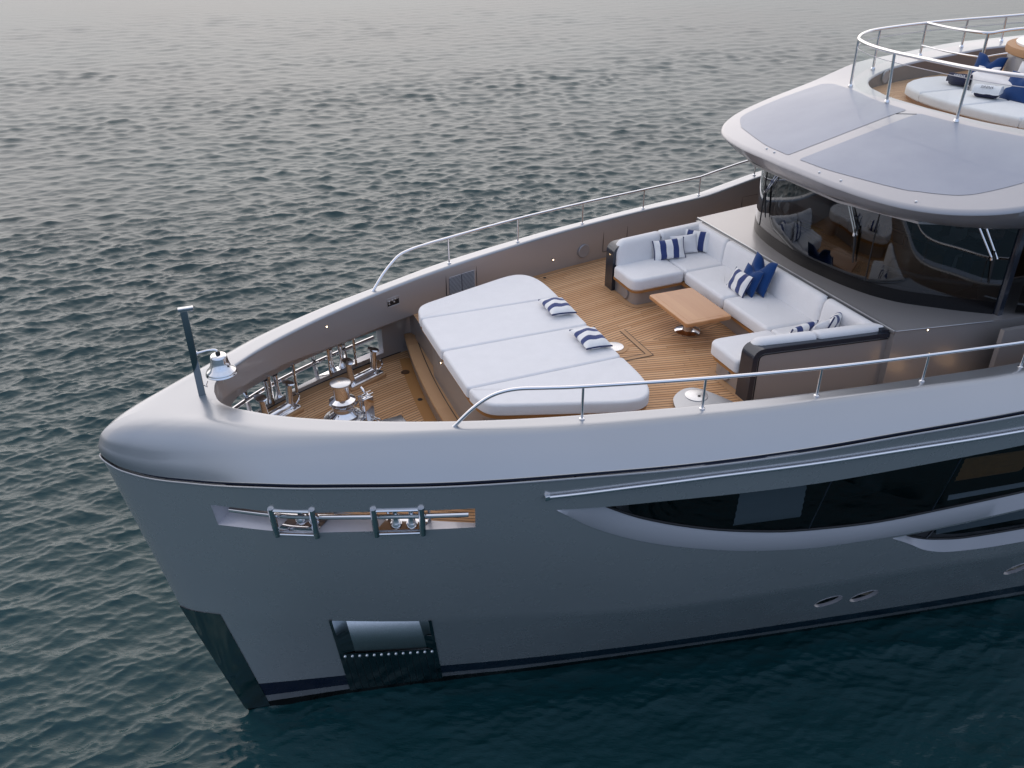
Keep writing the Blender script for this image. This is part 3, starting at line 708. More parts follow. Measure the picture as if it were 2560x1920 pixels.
# step: riser, tread with nosing
tm = MB(); ys = np.linspace(-2.3, 2.3, 44)
front = [(stepx(y, -2.205), y) for y in ys]
zt = -.42
tm.grid([[(-1.90, y, zt) for y in ys], [(x + .17, y, zt) for x, y in front], [(x + .012, y, zt) for x, y in front], [(x, y, zt - .012) for x, y in front], [(x, y, zt - .045) for x, y in front], [(x + .03, y, zt - .045) for x, y in front]],
        uvs=[[(y, .28) for y in ys], [(y, .19) for y in ys], [(y, .03) for y in ys], [(y, .02) for y in ys], [(y, .01) for y in ys], [(y, .0) for y in ys]], flip=True)
step = tm.build('step', 'teak_board', yacht, 50)
MB().grid([[(x + .035, y, zt - .045) for x, y in front], [(x + .035, y, -.75) for x, y in front]], flip=True).build('riser', 'house_paint', step)
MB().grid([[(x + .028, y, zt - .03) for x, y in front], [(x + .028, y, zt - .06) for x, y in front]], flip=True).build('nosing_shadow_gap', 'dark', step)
MB().grid([[(x + .168, y, zt + .003) for x, y in front], [(x + .180, y, zt + .003) for x, y in front]]).build('seam', 'dark', step)
mbb = MB(); mbb.grid([[(-1.915, y, zt - .4) for y in (-2.1, 2.1)], [(-1.915, y, .0) for y in (-2.1, 2.1)]]); mbb.build('deck_end', 'house_paint', yacht)
# deck drains and flush hatches
for (x, y, z, r) in ((-2.23, .78, FZ(-2.23) + .0085, .036), (.42, 2.58, .005, .026)):
    MB().lathe([(r, 0), (r, .002), (0, .0025)], (x, y, z), 18).build('deck_drain', 'dark', yacht)
MB().lathe([(.065, 0), (.065, .003), (0, .004)], (-2.22, 1.62, FZ(-2.22) + .008), 22).build('deck_filler', 'dark_wood', yacht)
ht = MB().lathe([(.135, 0), (.135, .004), (.12, .006), (0, .007)], (.36, 0, .008), 36).build('deck_hatch', 'brushed', yacht)
MB().lathe([(.20, .004), (.20, .006), (.137, .006), (.137, .004)], (.36, 0, 0), 36).build('hatch_surround', 'teak_board', ht)
board([(.70, .40), (.70, -.42)], .07, 0.0, 'hatch_border', 'teak_board', .007); board([(.664, -.38), (.30, -.38)], .07, 0.0, 'hatch_border', 'teak_board', .007)
for path in ([(.742, .42), (.742, -.425)], [(.30, -.42), (.737, -.42)], [(.66, .40), (.66, -.34)], [(.655, -.342), (.30, -.342)]):
    board(path, .010, 0.0, 'caulk_seam', 'dark', .009)
# raised grey base on the port side with a round hatch
lob = [(-.55, -2.46), (.05, -2.19), (.28, -1.62), (.45, -1.47), (.66, -1.40), (.80, -1.45), (1.02, -1.80), (1.45, -2.85)]
lob = [(p.x, p.y) for p in smooth([(a, b, 0) for a, b in [(.12, -2.35), (.30, -1.72), (.42, -1.52), (.63, -1.42), (.80, -1.50), (.98, -1.86), (1.22, -2.60)]], 6)]
lb = MB(); lb.prism(lob, .0, .055); lbo = lb.build('gangway_base', 'cap_paint', yacht, 40)
MB().lathe([(.14, 0), (.14, .006), (.125, .010), (0, .011)], (.665, -1.62, .056), 36).build('hatch_lid', 'brushed', lbo)
MB().lathe([(.018, 0), (.018, .003), (0, .003)], (.68, -1.66, .068), 12).build('key_socket', 'dark', lbo)

# ------------------------------------------------------------------ fittings in the bulwark's inner face
def on_wall(x, z, off=.004, sg=1): return Vector((x, sg*(float(yi(x)) + .012 - off), z))
def wall_rect(x0, x1, z0, z1, off, sg=1, n=6): return [[on_wall(x, z, off, sg) for x in np.linspace(x0, x1, n)] for z in (z0, z1)]
def outline(x0, x1, z0, z1, r=.005, name='panel_gap', par=None, sg=1):
    c = [(x0, z0), (x1, z0), (x1, z1), (x0, z1), (x0, z0)]
    return MB().tube([on_wall(x, z, .002, sg) for x, z in dens(c, .1, False)], r, 6).build(name, 'dark', par or yacht)
for sg in (1,):
    v = MB().grid(wall_rect(-1.35, -.81, .13, .475, .003, sg), flip=True).build('air_vent', 'inner_paint', yacht)
    outline(-1.35, -.81, .13, .478, .006, 'frame_gap', v)
    MB().grid(wall_rect(-1.30, -.845, .14, .432, .005), flip=True).build('vent_opening', 'navy_groove', v)
    for xa, xb in ((-1.298, -1.085), (-1.072, -.848)):
        sl_ = MB()
        for k in range(14):
            z = .148 + k*.0205; sl_.grid([[on_wall(x, z, .020) for x in (xa, xb)], [on_wall(x, z + .007, .010) for x in (xa, xb)]], flip=True)
        sl_.build('louvre', 'grille', v)
    c = MB().grid(wall_rect(-2.345, -2.155, .275, .39, .004), flip=True).build('control_panel', 'dark', yacht)
    e_ = MB().tube([on_wall(x, z, .004) for x, z in dens(rpoly([(-2.35, .268), (-2.15, .268), (-2.15, .396), (-2.35, .396)], .015), .1)] + [on_wall(-2.35, .283, .004)], .006, 6).build('bezel', 'inner_paint', c)
    for bx_, bz_ in ((-2.315, .352), (-2.315, .312), (-2.262, .356), (-2.215, .362), (-2.235, .325)):
        MB().lathe([(.013, 0), (.013, .008), (.0, .012)], n=12, M=Matrix.Translation(on_wall(bx_, bz_, .006)) @ Matrix.Rotation(math.radians(90), 4, 'X')).build('push_button', 'brushed', c)
def speaker(p, r, nrm, par, name='speaker'):
    M = Matrix.Translation(p) @ Vector(nrm).to_track_quat('Z', 'Y').to_matrix().to_4x4()
    return MB().lathe([(r, 0), (r, .012), (r - .012, .020), (r - .02, .018), (0, .022)], n=36, M=M).build(name, 'grille', par)
speaker(on_wall(1.262, .225, .002), .118, (.22, -1, 0), yacht)
outline(1.66, 2.155, .12, .575, .004)
outline(4.69, 5.6, .30, .58, .004)
def courtesy(p, nrm, power=.5, par=None):
    M = Matrix.Translation(p) @ Vector(nrm).to_track_quat('Z', 'Y').to_matrix().to_4x4()
    o = MB().lathe([(.016, 0), (.016, .004), (.009, .006), (.0, .006)], n=14, M=M).build('courtesy_light', 'steel', par or yacht)
    MB().lathe([(.010, .0065), (0, .009)], n=12, M=M).build('lens', 'lamp_glow', o)
    if power:
        L = bpy.data.lights.new('courtesy_lamp', 'SPOT'); L.energy = power; L.color = (1, .66, .36); L.shadow_soft_size = .015; L.spot_size = math.radians(120); L.spot_blend = .8
        lo = bpy.data.objects.new('courtesy_lamp', L); COL.objects.link(lo); lo.location = Vector(p) + Vector(nrm).normalized()*.03; lo.rotation_euler = (-Vector(nrm)).to_track_quat('Z', 'Y').to_euler(); lo.rotation_euler = Vector(nrm).to_track_quat('-Z', 'Y').to_euler(); lo.parent = o; lo.matrix_parent_inverse = world(o).inverted()
courtesy(on_wall(.65, .21, .003), (.2, -1, -.2), .12); courtesy(on_wall(-3.3, .345, .003), (.35, -1, -.3), .25)

# ------------------------------------------------------------------ side rails on the cap
def rail(sg):
    root = None
    tp = [(-2.535, 1.895, .535), (-2.36, 1.955, .735), (-2.20, 2.01, .875), (-2.06, 2.07, .955), (-1.88, 2.13, .99), (-1.6, 2.235, .997), (-1.25, 2.350, 1.0), (0, 2.703, 1.017), (1.257, 2.985, 1.027), (2.505, 3.196, 1.040), (3.6, 3.375, 1.062), (3.80, 3.405, 1.075), (4.2, 3.47, 1.125), (5.0, 3.575, 1.21), (6.5, 3.70, 1.29), (9.4, 3.92, 1.36)]
    top = MB().tube([(x, sg*y, z) for x, y, z in smooth(tp, 8)], .0205, 12).build('guard_rail', 'steel', yacht, 60)
    for x, y, z0, z1 in ((-1.25, 2.348, float(ztop(-1.25)), .998), (0, 2.7, float(ztop(0)), 1.015), (1.257, 2.983, float(ztop(1.257)), 1.025), (2.505, 3.193, float(ztop(2.505)), 1.038), (3.73, 3.392, float(ztop(3.73)), 1.06), (5.0, 3.575, float(ztop(5.0)), 1.2), (6.4, 3.69, float(ztop(6.4)), 1.28)):
        st = MB().tube([(x, sg*y, z0 - .01), (x, sg*y, z1)], .0145, 12).build('stanchion', 'steel', top, 60)
        MB().lathe([(.031, -.006), (.031, .008), (.022, .014), (.015, .016)], (x, sg*y, z0 + .002), 20).build('foot', 'steel', st, 40)
    return top
rail(1); rail(-1)

# ------------------------------------------------------------------ coachroof, wheelhouse, roof
bx = C([(-4, 9), (-3.2, 6.5), (-2.31, 4.46), (-1.9, 3.95), (-1.55, 3.6), (-1.2, 3.42), (-.7, 3.30), (0, 3.235), (.7, 3.30), (1.2, 3.42), (1.55, 3.6), (1.9, 3.95), (2.31, 4.46), (3.2, 6.5), (4, 9)])
crp = [(2.99, -2.235), (4.31, -2.455), (4.31, -2.2), (7, -2.2), (7, 2.2), (4.31, 2.2), (4.31, 2.455), (2.99, 2.235)]
cr = MB().prism([(2.99, -2.235), (4.31, -2.455), (9, -2.9), (9, 2.9), (4.31, 2.455), (2.99, 2.235)], -.02, .79).build('coachroof', 'house_paint', yacht, 20)
MB().box((2.985, 0, .775), (.028, 4.47, .05), bev=.006).build('trim_strip', 'cap_paint', cr)
MB().tube([(2.99, -2.24, .788), (4.31, -2.46, .788)], .008, 6).build('edge_moulding', 'cap_paint', cr)
for sg in (-1,):
    wp = MB().prism([(4.16, sg*2.70), (9, sg*3.1), (9, sg*3.2), (4.16, sg*2.76)] if sg < 0 else [(4.16, sg*2.76), (9, sg*3.2), (9, sg*3.1), (4.16, sg*2.70)], -.02, .82)
    wp.build('side_door_panel', 'house_paint', yacht, 20)
courtesy((3.42, -2.312, .765), (0.15, -1, -.2), .0, cr)
# two lamps under the coachroof side wash the wall with warm light
for x in (3.3, 4.05):
    y = -(2.235 + (x - 2.99)*.167) - .012
    L = bpy.data.lights.new('courtesy_lamp', 'SPOT'); L.energy = .55; L.color = (1, .60, .28); L.shadow_soft_size = .14; L.spot_size = math.radians(110); L.spot_blend = 1
    lo = bpy.data.objects.new('courtesy_lamp', L); COL.objects.link(lo); lo.location = (x, y - .35, .10); lo.rotation_euler = Vector((0, .75, .3)).to_track_quat('-Z', 'Y').to_euler(); lo.parent = cr; lo.matrix_parent_inverse = world(cr).inverted()
WTOP, FRIT = 1.925, .96
ysw = np.concatenate([np.linspace(-3.6, -2.32, 12), np.linspace(-2.31, 2.31, 90), np.linspace(2.32, 3.6, 12)])
base = [(float(bx(y)), float(y)) for y in ysw]
wsm = [q for q in base if abs(q[1]) <= 2.311]
ws = MB().grid([[(x, y, FRIT) for x, y in wsm], [(x, y, WTOP) for x, y in wsm]], flip=True).build('windscreen', 'glass_dark', yacht, 60)
MB().grid([[(x - .003, y, .785) for x, y in wsm], [(x - .003, y, FRIT + .001) for x, y in wsm]], flip=True).build('glass_border', 'frit', ws, 60)
for y in (-1.17, 1.17): MB().tube([(float(bx(y)) - .004, y, FRIT), (float(bx(y)) - .004, y, WTOP)], .007, 6).build('glass_joint', 'black_rubber', ws)
for sg in (-1, 1):
    MB().tube([(float(bx(sg*2.33)) + .02, sg*2.335, .78), (float(bx(sg*2.33)) + .02, sg*2.335, WTOP + .05)], .055, 4).build('pillar', 'charcoal', yacht, 20)
    sd_ = [q for q in base if sg*q[1] >= 2.37]
    sgl = MB().grid([[(x, y, .83) for x, y in sd_], [(x, y, WTOP) for x, y in sd_]], flip=True).build('side_window', 'glass_dark', yacht, 60)
# windscreen wipers: twin arms and a blade
def wp(y, z, off=.03): return Vector((float(bx(y)) - off, y, z))
for ya, za, yb, zb, yc, zc2 in ((.78, 1.90, 1.04, 1.53, .93, 1.17), (-.70, 1.95, -.94, 1.54, -.98, 1.16), (-2.05, 1.93, -2.22, 1.53, -2.24, 1.20)):
    wi = MB().tube([wp(ya, za, .02), wp(yb, zb, .05)], .011, 6).tube([wp(ya - .055, za - .01, .02), wp(yb - .035, zb, .05)], .011, 6).build('wiper', 'steel', ws)
    MB().tube([wp(yb, zb + .10, .045), wp(yb - .01, zb - .02, .05), wp(yc, zc2, .035)], .016, 6, rr=[.012, .022, .009]).build('blade', 'black_rubber', wi)
    MB().lathe([(.02, -.02), (.02, .02)], (wp(yb, zb, .055)), 10).build('pivot', 'steel', wi)
# interior: sole, dash, bench, bulkheads, ceiling
inn = tag(empty('wheelhouse_interior', (5.0, 0, .0)), None)
inn.parent = yacht; inn.matrix_parent_inverse = world(yacht).inverted(); inn.name = 'wheelhouse_interior'
MB().box((5.6, 0, .815), (2.9, 3.2, .03)).build('cabin_sole', 'dark_wood', inn)
dsh = MB(); dy = np.linspace(-1.95, 1.95, 40)
dsh.grid([[(float(bx(y)) + .06, y, .99) for y in dy], [(float(bx(y)) + .30, y, 1.02) for y in dy], [(float(bx(y)) + .52, y, 1.0) for y in dy], [(float(bx(y)) + .56, y, .83) for y in dy]], flip=True); dsh.build('dashboard', 'charcoal', inn, 30)
MB().tube([(float(bx(y)) + .40, y, 1.06) for y in dy], .035, 8).build('dash_rail', 'house_paint', inn)
hc = MB(); hc.box((4.35, -.75, 1.04), (.5, 1.3, .42), bev=.05); hc.build('helm_console', 'orange_wood', inn)
for y, z in ((-1.1, 1.32), (-.75, 1.32), (-.4, 1.32)): MB().box((4.2, y, z - .03), (.03, .30, .2), bev=.01).build('chart_screen', 'cabin_dark', inn)
for y in (-.95, -.25):
    s_ = MB(); s_.box((5.05, y, 1.12), (.5, .5, .14), bev=.05); s_.box((5.28, y, 1.45), (.14, .5, .62), bev=.05); s_.box((5.08, y, .93), (.14, .14, .24)); s_.build('helm_seat', 'fabric_white', inn)
bn = MB(); bn.box((5.0, 1.35, .98), (1.4, .62, .30), bev=.05); bn.box((5.0, 1.68, 1.28), (1.4, .16, .5), bev=.05); bn.box((4.38, 1.1, 1.05), (.16, 1.0, .45), bev=.05); bn.build('pilot_bench', 'fabric_white', inn)
MB().box((4.95, .82, 1.12), (.8, .5, .035), bev=.01).build('chart_table', 'dark_wood', inn)
MB().box((4.1, .95, 1.06), (.28, .45, .012), rz=.4).build('paper_chart', 'towel', inn)
MB().box((3.86, .62, 1.06), (.12, .5, .03), rz=.2, bev=.01).build('yellow_cloth', 'yellow_cloth', inn)
MB().box((7.4, 0, 1.4), (.1, 5.2, 1.2)).build('aft_bulkhead', 'dark_wood', inn)
MB().prism([(2.95, -.9), (3.3, -1.9), (4.6, -2.6), (7.4, -3.0), (7.4, 3.0), (4.6, 2.6), (3.3, 1.9), (2.95, .9)], WTOP + .07, WTOP + .10).build('ceiling', 'house_paint', inn)

# roof: upper surface with a sunken flybridge, rounded brow and soffit
def zr0(x):
    a = 2.37 + .232*(np.asarray(x, float) - 2.96); b = 2.81 + .045*np.minimum(np.asarray(x, float) - 4.9, 4.2); k = .08
    h = np.clip(.5 + .5*(b - a)/k, 0, 1); return b + (a - b)*h - k*h*(1 - h)
def zroof(x, y):
    t = np.clip((np.asarray(x, float) - 4.6)/2.2, 0, 1); c = .034 - .029*t*t*(3 - 2*t); return zr0(x) - c*np.asarray(y, float)**2
RO = smooth([(2.672, 0, 0), (2.70, .6, 0), (2.745, 1.0, 0), (2.85, 1.47, 0), (3.0, 1.86, 0), (3.21, 2.18, 0), (3.46, 2.42, 0), (3.75, 2.61, 0), (4.1, 2.74, 0), (4.77, 2.88, 0), (5.83, 3.08, 0), (7.0, 3.32, 0), (9.6, 3.75, 0), (13.0, 4.0, 0)], 8)
half = [(p.x, p.y) for p in RO]
outl = [(x, -y) for x, y in half[::-1]][:-1] + half               # port aft -> bow -> starboard aft
def inset(path, d):
    P = [Vector(p) for p in path]; out = []
    for i, p in enumerate(P):
        t = (P[min(i + 1, len(P) - 1)] - P[max(i - 1, 0)]).normalized(); out.append((p.x + t.y*d, p.y - t.x*d))
    return out
LIP = smooth([(5.02, 0, 0), (5.06, .5, 0), (5.14, .9, 0), (5.29, 1.27, 0), (5.47, 1.65, 0), (5.80, 2.06, 0), (6.25, 2.33, 0), (7.1, 2.58, 0), (8.1, 2.74, 0), (9.55, 2.9, 0), (12.9, 3.1, 0)], 8)
lh = [(p.x, p.y) for p in LIP]; lipc = [(x, -y) for x, y in lh[::-1]][:-1] + lh
o1 = inset(outl, .05)
bd = o1 + [(12.9, 3.1)] + lipc[::-1][1:-1] + [(12.9, -3.1)]
gx, gyy = np.meshgrid(np.arange(2.75, 12.9, .14), np.arange(-3.9, 3.91, .14)); gp = np.stack([gx.ravel(), gyy.ravel()], 1)
ins = inpoly(gp[:, 0], gp[:, 1], bd); gp = gp[ins]; bda = np.array(bd); dd = np.min((gp[:, None, 0] - bda[None, :, 0])**2 + (gp[:, None, 1] - bda[None, :, 1])**2, 1); gp = gp[dd > .05**2]
pts, F, _ = cdt(bd, [], gp)
rm = MB(); rm.add([(x, y, float(zroof(x, y))) for x, y in pts], [tuple(f) for f in F])
o0 = inset(outl, 0.0)
def sof(x, y):                                              # where the soffit meets the top of the glass
    s_ = math.copysign(1, y); k = min(1, abs(y)/2.9); gx_ = float(bx(min(2.6, abs(y)*.82))) - .02; return (gx_, s_*abs(y)*.82)
rows = [[(x, y, float(zroof(x, y))) for x, y in o1]]
for k in range(1, 7):
    a_ = k/6*math.pi/2; oo = inset(outl, .05*(1 - math.sin(a_))); rows.append([(x, y, float(zroof(x, y)) - .045*(1 - math.cos(a_))) for x, y in oo])
sf = [sof(x, y) for x, y in outl]
for t, dz in ((.10, .115), (.25, .19), (.45, .265), (.7, .33), (1.0, .375)):
    rows.append([(x*(1 - t) + a_*t, y*(1 - t) + b_*t, (float(zroof(x, y)) - dz*(.72 + .28*min(1, max(0, (x - 3)/1.5))))*(1 - t) + t*(WTOP - .005)) for (x, y), (a_, b_) in zip(outl, sf)])
rm.grid(rows, flip=True)
lipz = [(x, y, float(zroof(x, y))) for x, y in lipc]
SOLE = 2.60
li2 = inset(lipc, -.0); rows = [lipz]
for k in range(1, 5):
    a_ = k/4*math.pi/2; oo = inset(lipc, .03*math.sin(a_)); rows.append([(x, y, float(zroof(x, y)) - .03*(1 - math.cos(a_))) for x, y in oo])
rm.grid(rows, flip=False)
roof = rm.build('roof', 'roof_paint', yacht, 40)
lw = inset(lipc, .03)
MB().grid([[(x, y, float(zroof(x, y)) - .03) for x, y in lw], [(x, y, SOLE - .01) for x, y in lw]], flip=False).build('flybridge_coaming', 'coaming_shade_paint', yacht, 40)
fsm = MB(); fsm.prism(inset(lipc, .0), SOLE - .03, SOLE, uvf=lambda x, y: (x, y)); fsm.build('flybridge_sole', 'teak', yacht, 20)
def roofpatch(poly, name, mat, off=.004):
    poly = dens(poly, .12); gx, gy_ = np.meshgrid(np.arange(2.8, 6, .15), np.arange(-3, 3, .15)); gp = np.stack([gx.ravel(), gy_.ravel()], 1); gp = gp[inpoly(gp[:, 0], gp[:, 1], poly)]
    pa = np.array(poly); gp = gp[np.min((gp[:, None, 0] - pa[None, :, 0])**2 + (gp[:, None, 1] - pa[None, :, 1])**2, 1) > .05**2]
    pts, F, _ = cdt(poly, [], gp); return MB().add([(x, y, float(zroof(x, y)) + off) for x, y in pts], [tuple(f) for f in F]).build(name, mat, roof, 60)
pan = rpoly([(2.905, .115), (2.935, .62), (3.09, 1.22), (3.30, 1.80), (3.62, 2.22), (4.1, 2.36), (4.85, 2.46), (5.35, 2.50), (5.40, 2.30), (5.14, 1.55), (4.93, 1.05), (4.83, .62), (4.785, .115)], [.05, .2, .3, .25, .2, .3, .3, .05, .12, .3, .3, .3, .05])
wide = lambda x, y, k: (x - .02*(x < 3.3), y + k*max(0, min(1, (y - 1.4)/.8)))
roofpatch([wide(x, y, .08) for x, y in pan], 'grip_panel', 'non_skid'); roofpatch([(q[0], -q[1]) for q in (wide(x, y, -.06) for x, y in pan)], 'grip_panel', 'non_skid')
for x, y in ((2.86, .55), (2.84, .35), (2.82, -.62), (2.86, -.98), (3.16, -1.92)): MB().lathe([(.018, 0), (.014, .012), (0, .016)], (x, y, float(zroof(x, y)) + .001), 12).build('vent_plug', 'white_gel', roof)
MB().tube([(4.60 + .0, .115, float(zroof(4.6, .1)) + .002), (4.75, -.115, float(zroof(4.75, .1)) + .002)], .004, 5).build('panel_gap', 'charcoal', roof)
# flybridge rail
rp = smooth([(4.84, 0, 3.455), (4.855, .63, 3.455), (4.93, 1.15, 3.46), (5.09, 1.58, 3.465), (5.32, 1.90, 3.46), (5.75, 2.27, 3.455), (6.31, 2.55, 3.45), (7.64, 2.92, 3.43), (8.78, 3.12, 3.41), (9.9, 3.30, 3.385), (12.8, 3.6, 3.36)], 8)
full = [Vector((p.x, -p.y, p.z)) for p in rp[::-1]][:-1] + rp
fr_ = MB().tube(full, .025, 12).build('flybridge_rail', 'steel', yacht, 60)
for x, y in ((4.87, .60), (4.87, -.67), (5.33, 1.90), (6.32, 2.55), (7.65, 2.92), (8.78, 3.12), (9.93, 3.30), (11.1, 3.43), (5.33, -1.90), (6.32, -2.55)):
    z0 = float(zroof(x, y)); pz = min(full, key=lambda q: (q.x - x)**2 + (q.y - y)**2)
    st = MB().tube([(x, y, z0 - .02), (pz.x, pz.y, pz.z)], .020, 12).build('stanchion', 'steel', fr_, 60)
    MB().lathe([(.036, 0), (.036, .03), (.026, .045)], (x, y, z0 - .002), 18).build('foot', 'steel', st, 40)
lowr = [(p.x + .012*(1 if p.x > 4.9 else 1), p.y, 0) for p in full]
MB().grid([[(x, y, float(zroof(x, y)) + .05) for x, y, _ in lowr], [(p.x + .012, p.y, p.z - .13) for p in full]]).build('glass_panel', 'glass_clear', fr_, 60)
MB().tube([(p.x + .012, p.y, p.z - .13) for p in full], .005, 5).build('glass_edge', 'ledge_paint', fr_)
ir = [(7.64, 2.92, 3.43), (7.58, 2.3, 3.42), (7.57, 1.75, 3.43), (7.66, 1.6, 3.43), (7.9, 1.58, 3.45), (8.4, 1.6, 3.46), (10.6, 1.7, 3.46)]
MB().tube(smooth(ir, 6), .024, 10).build('inner_rail', 'steel', fr_, 60)
MB().tube(smooth([(a, b, c - .36) for a, b, c in ir], 6), .014, 8).build('inner_rail', 'steel', fr_, 60)
MB().tube([(7.62, 1.60, SOLE), (7.62, 1.6, 3.43)], .024, 10).build('stanchion', 'steel', fr_, 60)
speaker((6.42, 2.345, 2.73), .10, (.32, -1, 0), yacht)

# ------------------------------------------------------------------ sunbed on the foredeck
sun = tag(empty('sunbed', (-1.05, 0, -.42)), 'wide white sunbed of four cushions behind the windlass', 'sunbed')
E_ = [(-2.085, 1.009), (-2.06, 1.22), (-2.00, 1.38), (-1.89, 1.475), (-1.64, 1.57), (-.97, 1.80), (-.60, 1.925), (-.42, 1.965), (-.30, 1.96), (-.19, 1.90), (-.11, 1.78), (-.06, 1.60), (-.04, 1.35), (-.04, .968)]
sm_ = [(p.x, p.y) for p in smooth([(a, b, 0) for a, b in E_], 4)]
sm_ = [sm_[0]] + [q for q in sm_[1:-1] if math.dist(q, sm_[0]) > .13 and math.dist(q, sm_[-1]) > .13] + [sm_[-1]]; smr = rpoly(sm_, [.06] + [0]*(len(sm_) - 2) + [.06])
for sg in (1, -1):
    MB().pad([(x, sg*y) for x, y in smr], .265, .425, .036, 0).build('cushion', 'fabric_white', sun, 40)
    MB().pad(rpoly([(-2.095, sg*.004), (-2.09, sg*1.003), (-.045, sg*.962), (-.045, sg*.004)], .07), .265, .427, .034, 0).build('cushion', 'fabric_white', sun, 40)
tot = [(x, y) for x, y in sm_] + [(x, -y) for x, y in sm_[::-1]]
def shrink(poly, d):
    P = [Vector(p) for p in poly]; n = len(P); a = sum(P[i].x*P[(i + 1) % n].y - P[(i + 1) % n].x*P[i].y for i in range(n)); s_ = 1 if a > 0 else -1; out = []
    for i in range(n):
        t = (P[(i + 1) % n] - P[i - 1]).normalized(); out.append((P[i].x - t.y*d*s_, P[i].y + t.x*d*s_))
    return out
tot = tot[::-1]
MB().prism(shrink(tot, .015)[::-1], .225, .266, uvf=lambda x, y: (y, x)).build('teak_rim', 'teak_orange', sun, 30)
bs = rpoly([(-1.99, -.95), (-1.99, .95), (-1.80, 1.30), (-.55, 1.75), (-.18, 1.62), (-.14, 1.3), (-.14, -1.3), (-.18, -1.62), (-.55, -1.75), (-1.80, -1.30)], .18)
MB().prism(bs[::-1], -.43, .226).build('base', 'house_paint', sun, 30)
courtesy((-1.994, .42, .02), (-1, 0, -.1), .0, sun)

# ------------------------------------------------------------------ U-shaped sofa
sofa = tag(empty('corner_sofa', (2.0, 0, 0)), 'large U-shaped white sofa with charcoal frame facing the teak table', 'sofa')
yo = lambda x: 1.935 + (x - 1.19)*.128                     # outer face of the side arms
bi = lambda x: 1.60 + (x - 1.19)*.15                       # foot of the side backrests
def both(pts): return [[(x, sg*y) for x, y in pts] for sg in (1, -1)]
ZS0, ZS1 = .255, .45
for poly, r in (([(1.17, 1.0), (2.075, 1.05), (2.075, bi(2.075) + .02), (1.17, 1.66)], [.17, .065, .065, .07]), ([(2.085, 1.05), (2.80, 1.08), (2.84, 1.88), (2.085, bi(2.085) + .02)], .065), ([(2.05, .004), (2.05, 1.035), (2.80, 1.07), (2.80, .004)], [.065, .07, .065, .065])):
    for q in both(rpoly(poly, r)): MB().pad(q, ZS0, ZS1, .05, .010, .03).build('seat_cushion', 'fabric_white', sofa, 40)
def slab(front, back, z0, z1, lean, r, name, mat, r0=.03, r1=.025):
    """upright cushion: plan strip between front and back lines, leaning outwards by lean, with rounded edges."""
    f0, f1, b0, b1 = [Vector(p) for p in (*front, *back)]; mb = MB(); L = (f1 - f0).length; up_ = z1 - z0
    prof = rpoly([(0, 0), (0, 1), (1, 1), (1, 0)], 0)
    nu, rows = 22, []
    for i in range(nu + 1):
        u = i/nu; u = u if L < .9 else (u**1.6 if u < .5 else 1 - (1 - u)**1.6)*1.0; u = .5*(1 - math.cos(math.pi*i/nu)); rr0 = r0 if u < .5 else r1; e = min(u, 1 - u)*L; k = math.sqrt(max(0, 1 - max(0, 1 - e/rr0)**2)) if e < rr0 else 1   # close the ends softly
        a_ = f0.lerp(f1, u); b_ = b0.lerp(b1, u); d = b_ - a_; th = d.length; d = d/th; c = (a_ + b_)/2; hh = up_ - (1 - k)*rr0*1.2; row = []
        rr_ = min(r, th*.48)
        for (q, z) in [(-th/2, .0), (-th/2, hh*.3), (-th/2 - .008, hh*.55), (-th/2, hh - rr_)] + [(-th/2 + rr_*(1 - math.cos(t)), hh - rr_ + rr_*math.sin(t)) for t in (.4, .8, 1.2, 1.57)] + [(th/2 - rr_*(1 - math.cos(t)), hh - rr_ + rr_*math.sin(t)) for t in (1.57, 1.2, .8, .4)] + [(th/2, hh - rr_), (th/2, 0)]:
            q = q*(.35 + .65*k); p = c + d*q; ln = Vector((d.x, d.y))*lean*(z/up_); row.append((p.x + ln.x, p.y + ln.y, z0 + z + (1 - k)*r0*.0))
        rows.append(row)
    o = len(mb.v); mb.grid(rows); n_ = len(rows[0]); mb.f.append(tuple(o + k for k in range(n_))); mb.f.append(tuple(o + nu*n_ + k for k in range(n_))[::-1])
    bm = bmesh.new(); me = bpy.data.meshes.new('t'); me.from_pydata(mb.v, [], mb.f); bm.from_mesh(me); bmesh.ops.recalc_face_normals(bm, faces=bm.faces); bpy.data.meshes.remove(me)
    return MB().bm(bm).build(name, mat, sofa, 50)
for sg in (1, -1):
    slab(((1.235, sg*bi(1.235)), (2.06, sg*bi(2.06))), ((1.235, sg*(bi(1.235) + .19)), (2.06, sg*(bi(2.06) + .19))), .43, .80, .07, .08, 'back_cushion', 'fabric_white', .16)
    slab(((2.07, sg*bi(2.07)), (2.84, sg*bi(2.84))), ((2.07, sg*(bi(2.07) + .19)), (2.96, sg*(bi(2.9) + .19))), .43, .80, .07, .07, 'back_cushion', 'fabric_white', .03)
    slab(((2.76, sg*1.145), (2.76, sg*1.86)), ((2.895, sg*1.145), (2.895, sg*2.03)), .43, .80, .05, .07, 'back_cushion', 'fabric_white', .04)
slab(((2.76, -1.135), (2.76, 1.135)), ((2.895, -1.135), (2.895, 1.135)), .43, .80, .05, .07, 'back_cushion', 'fabric_white', .06)
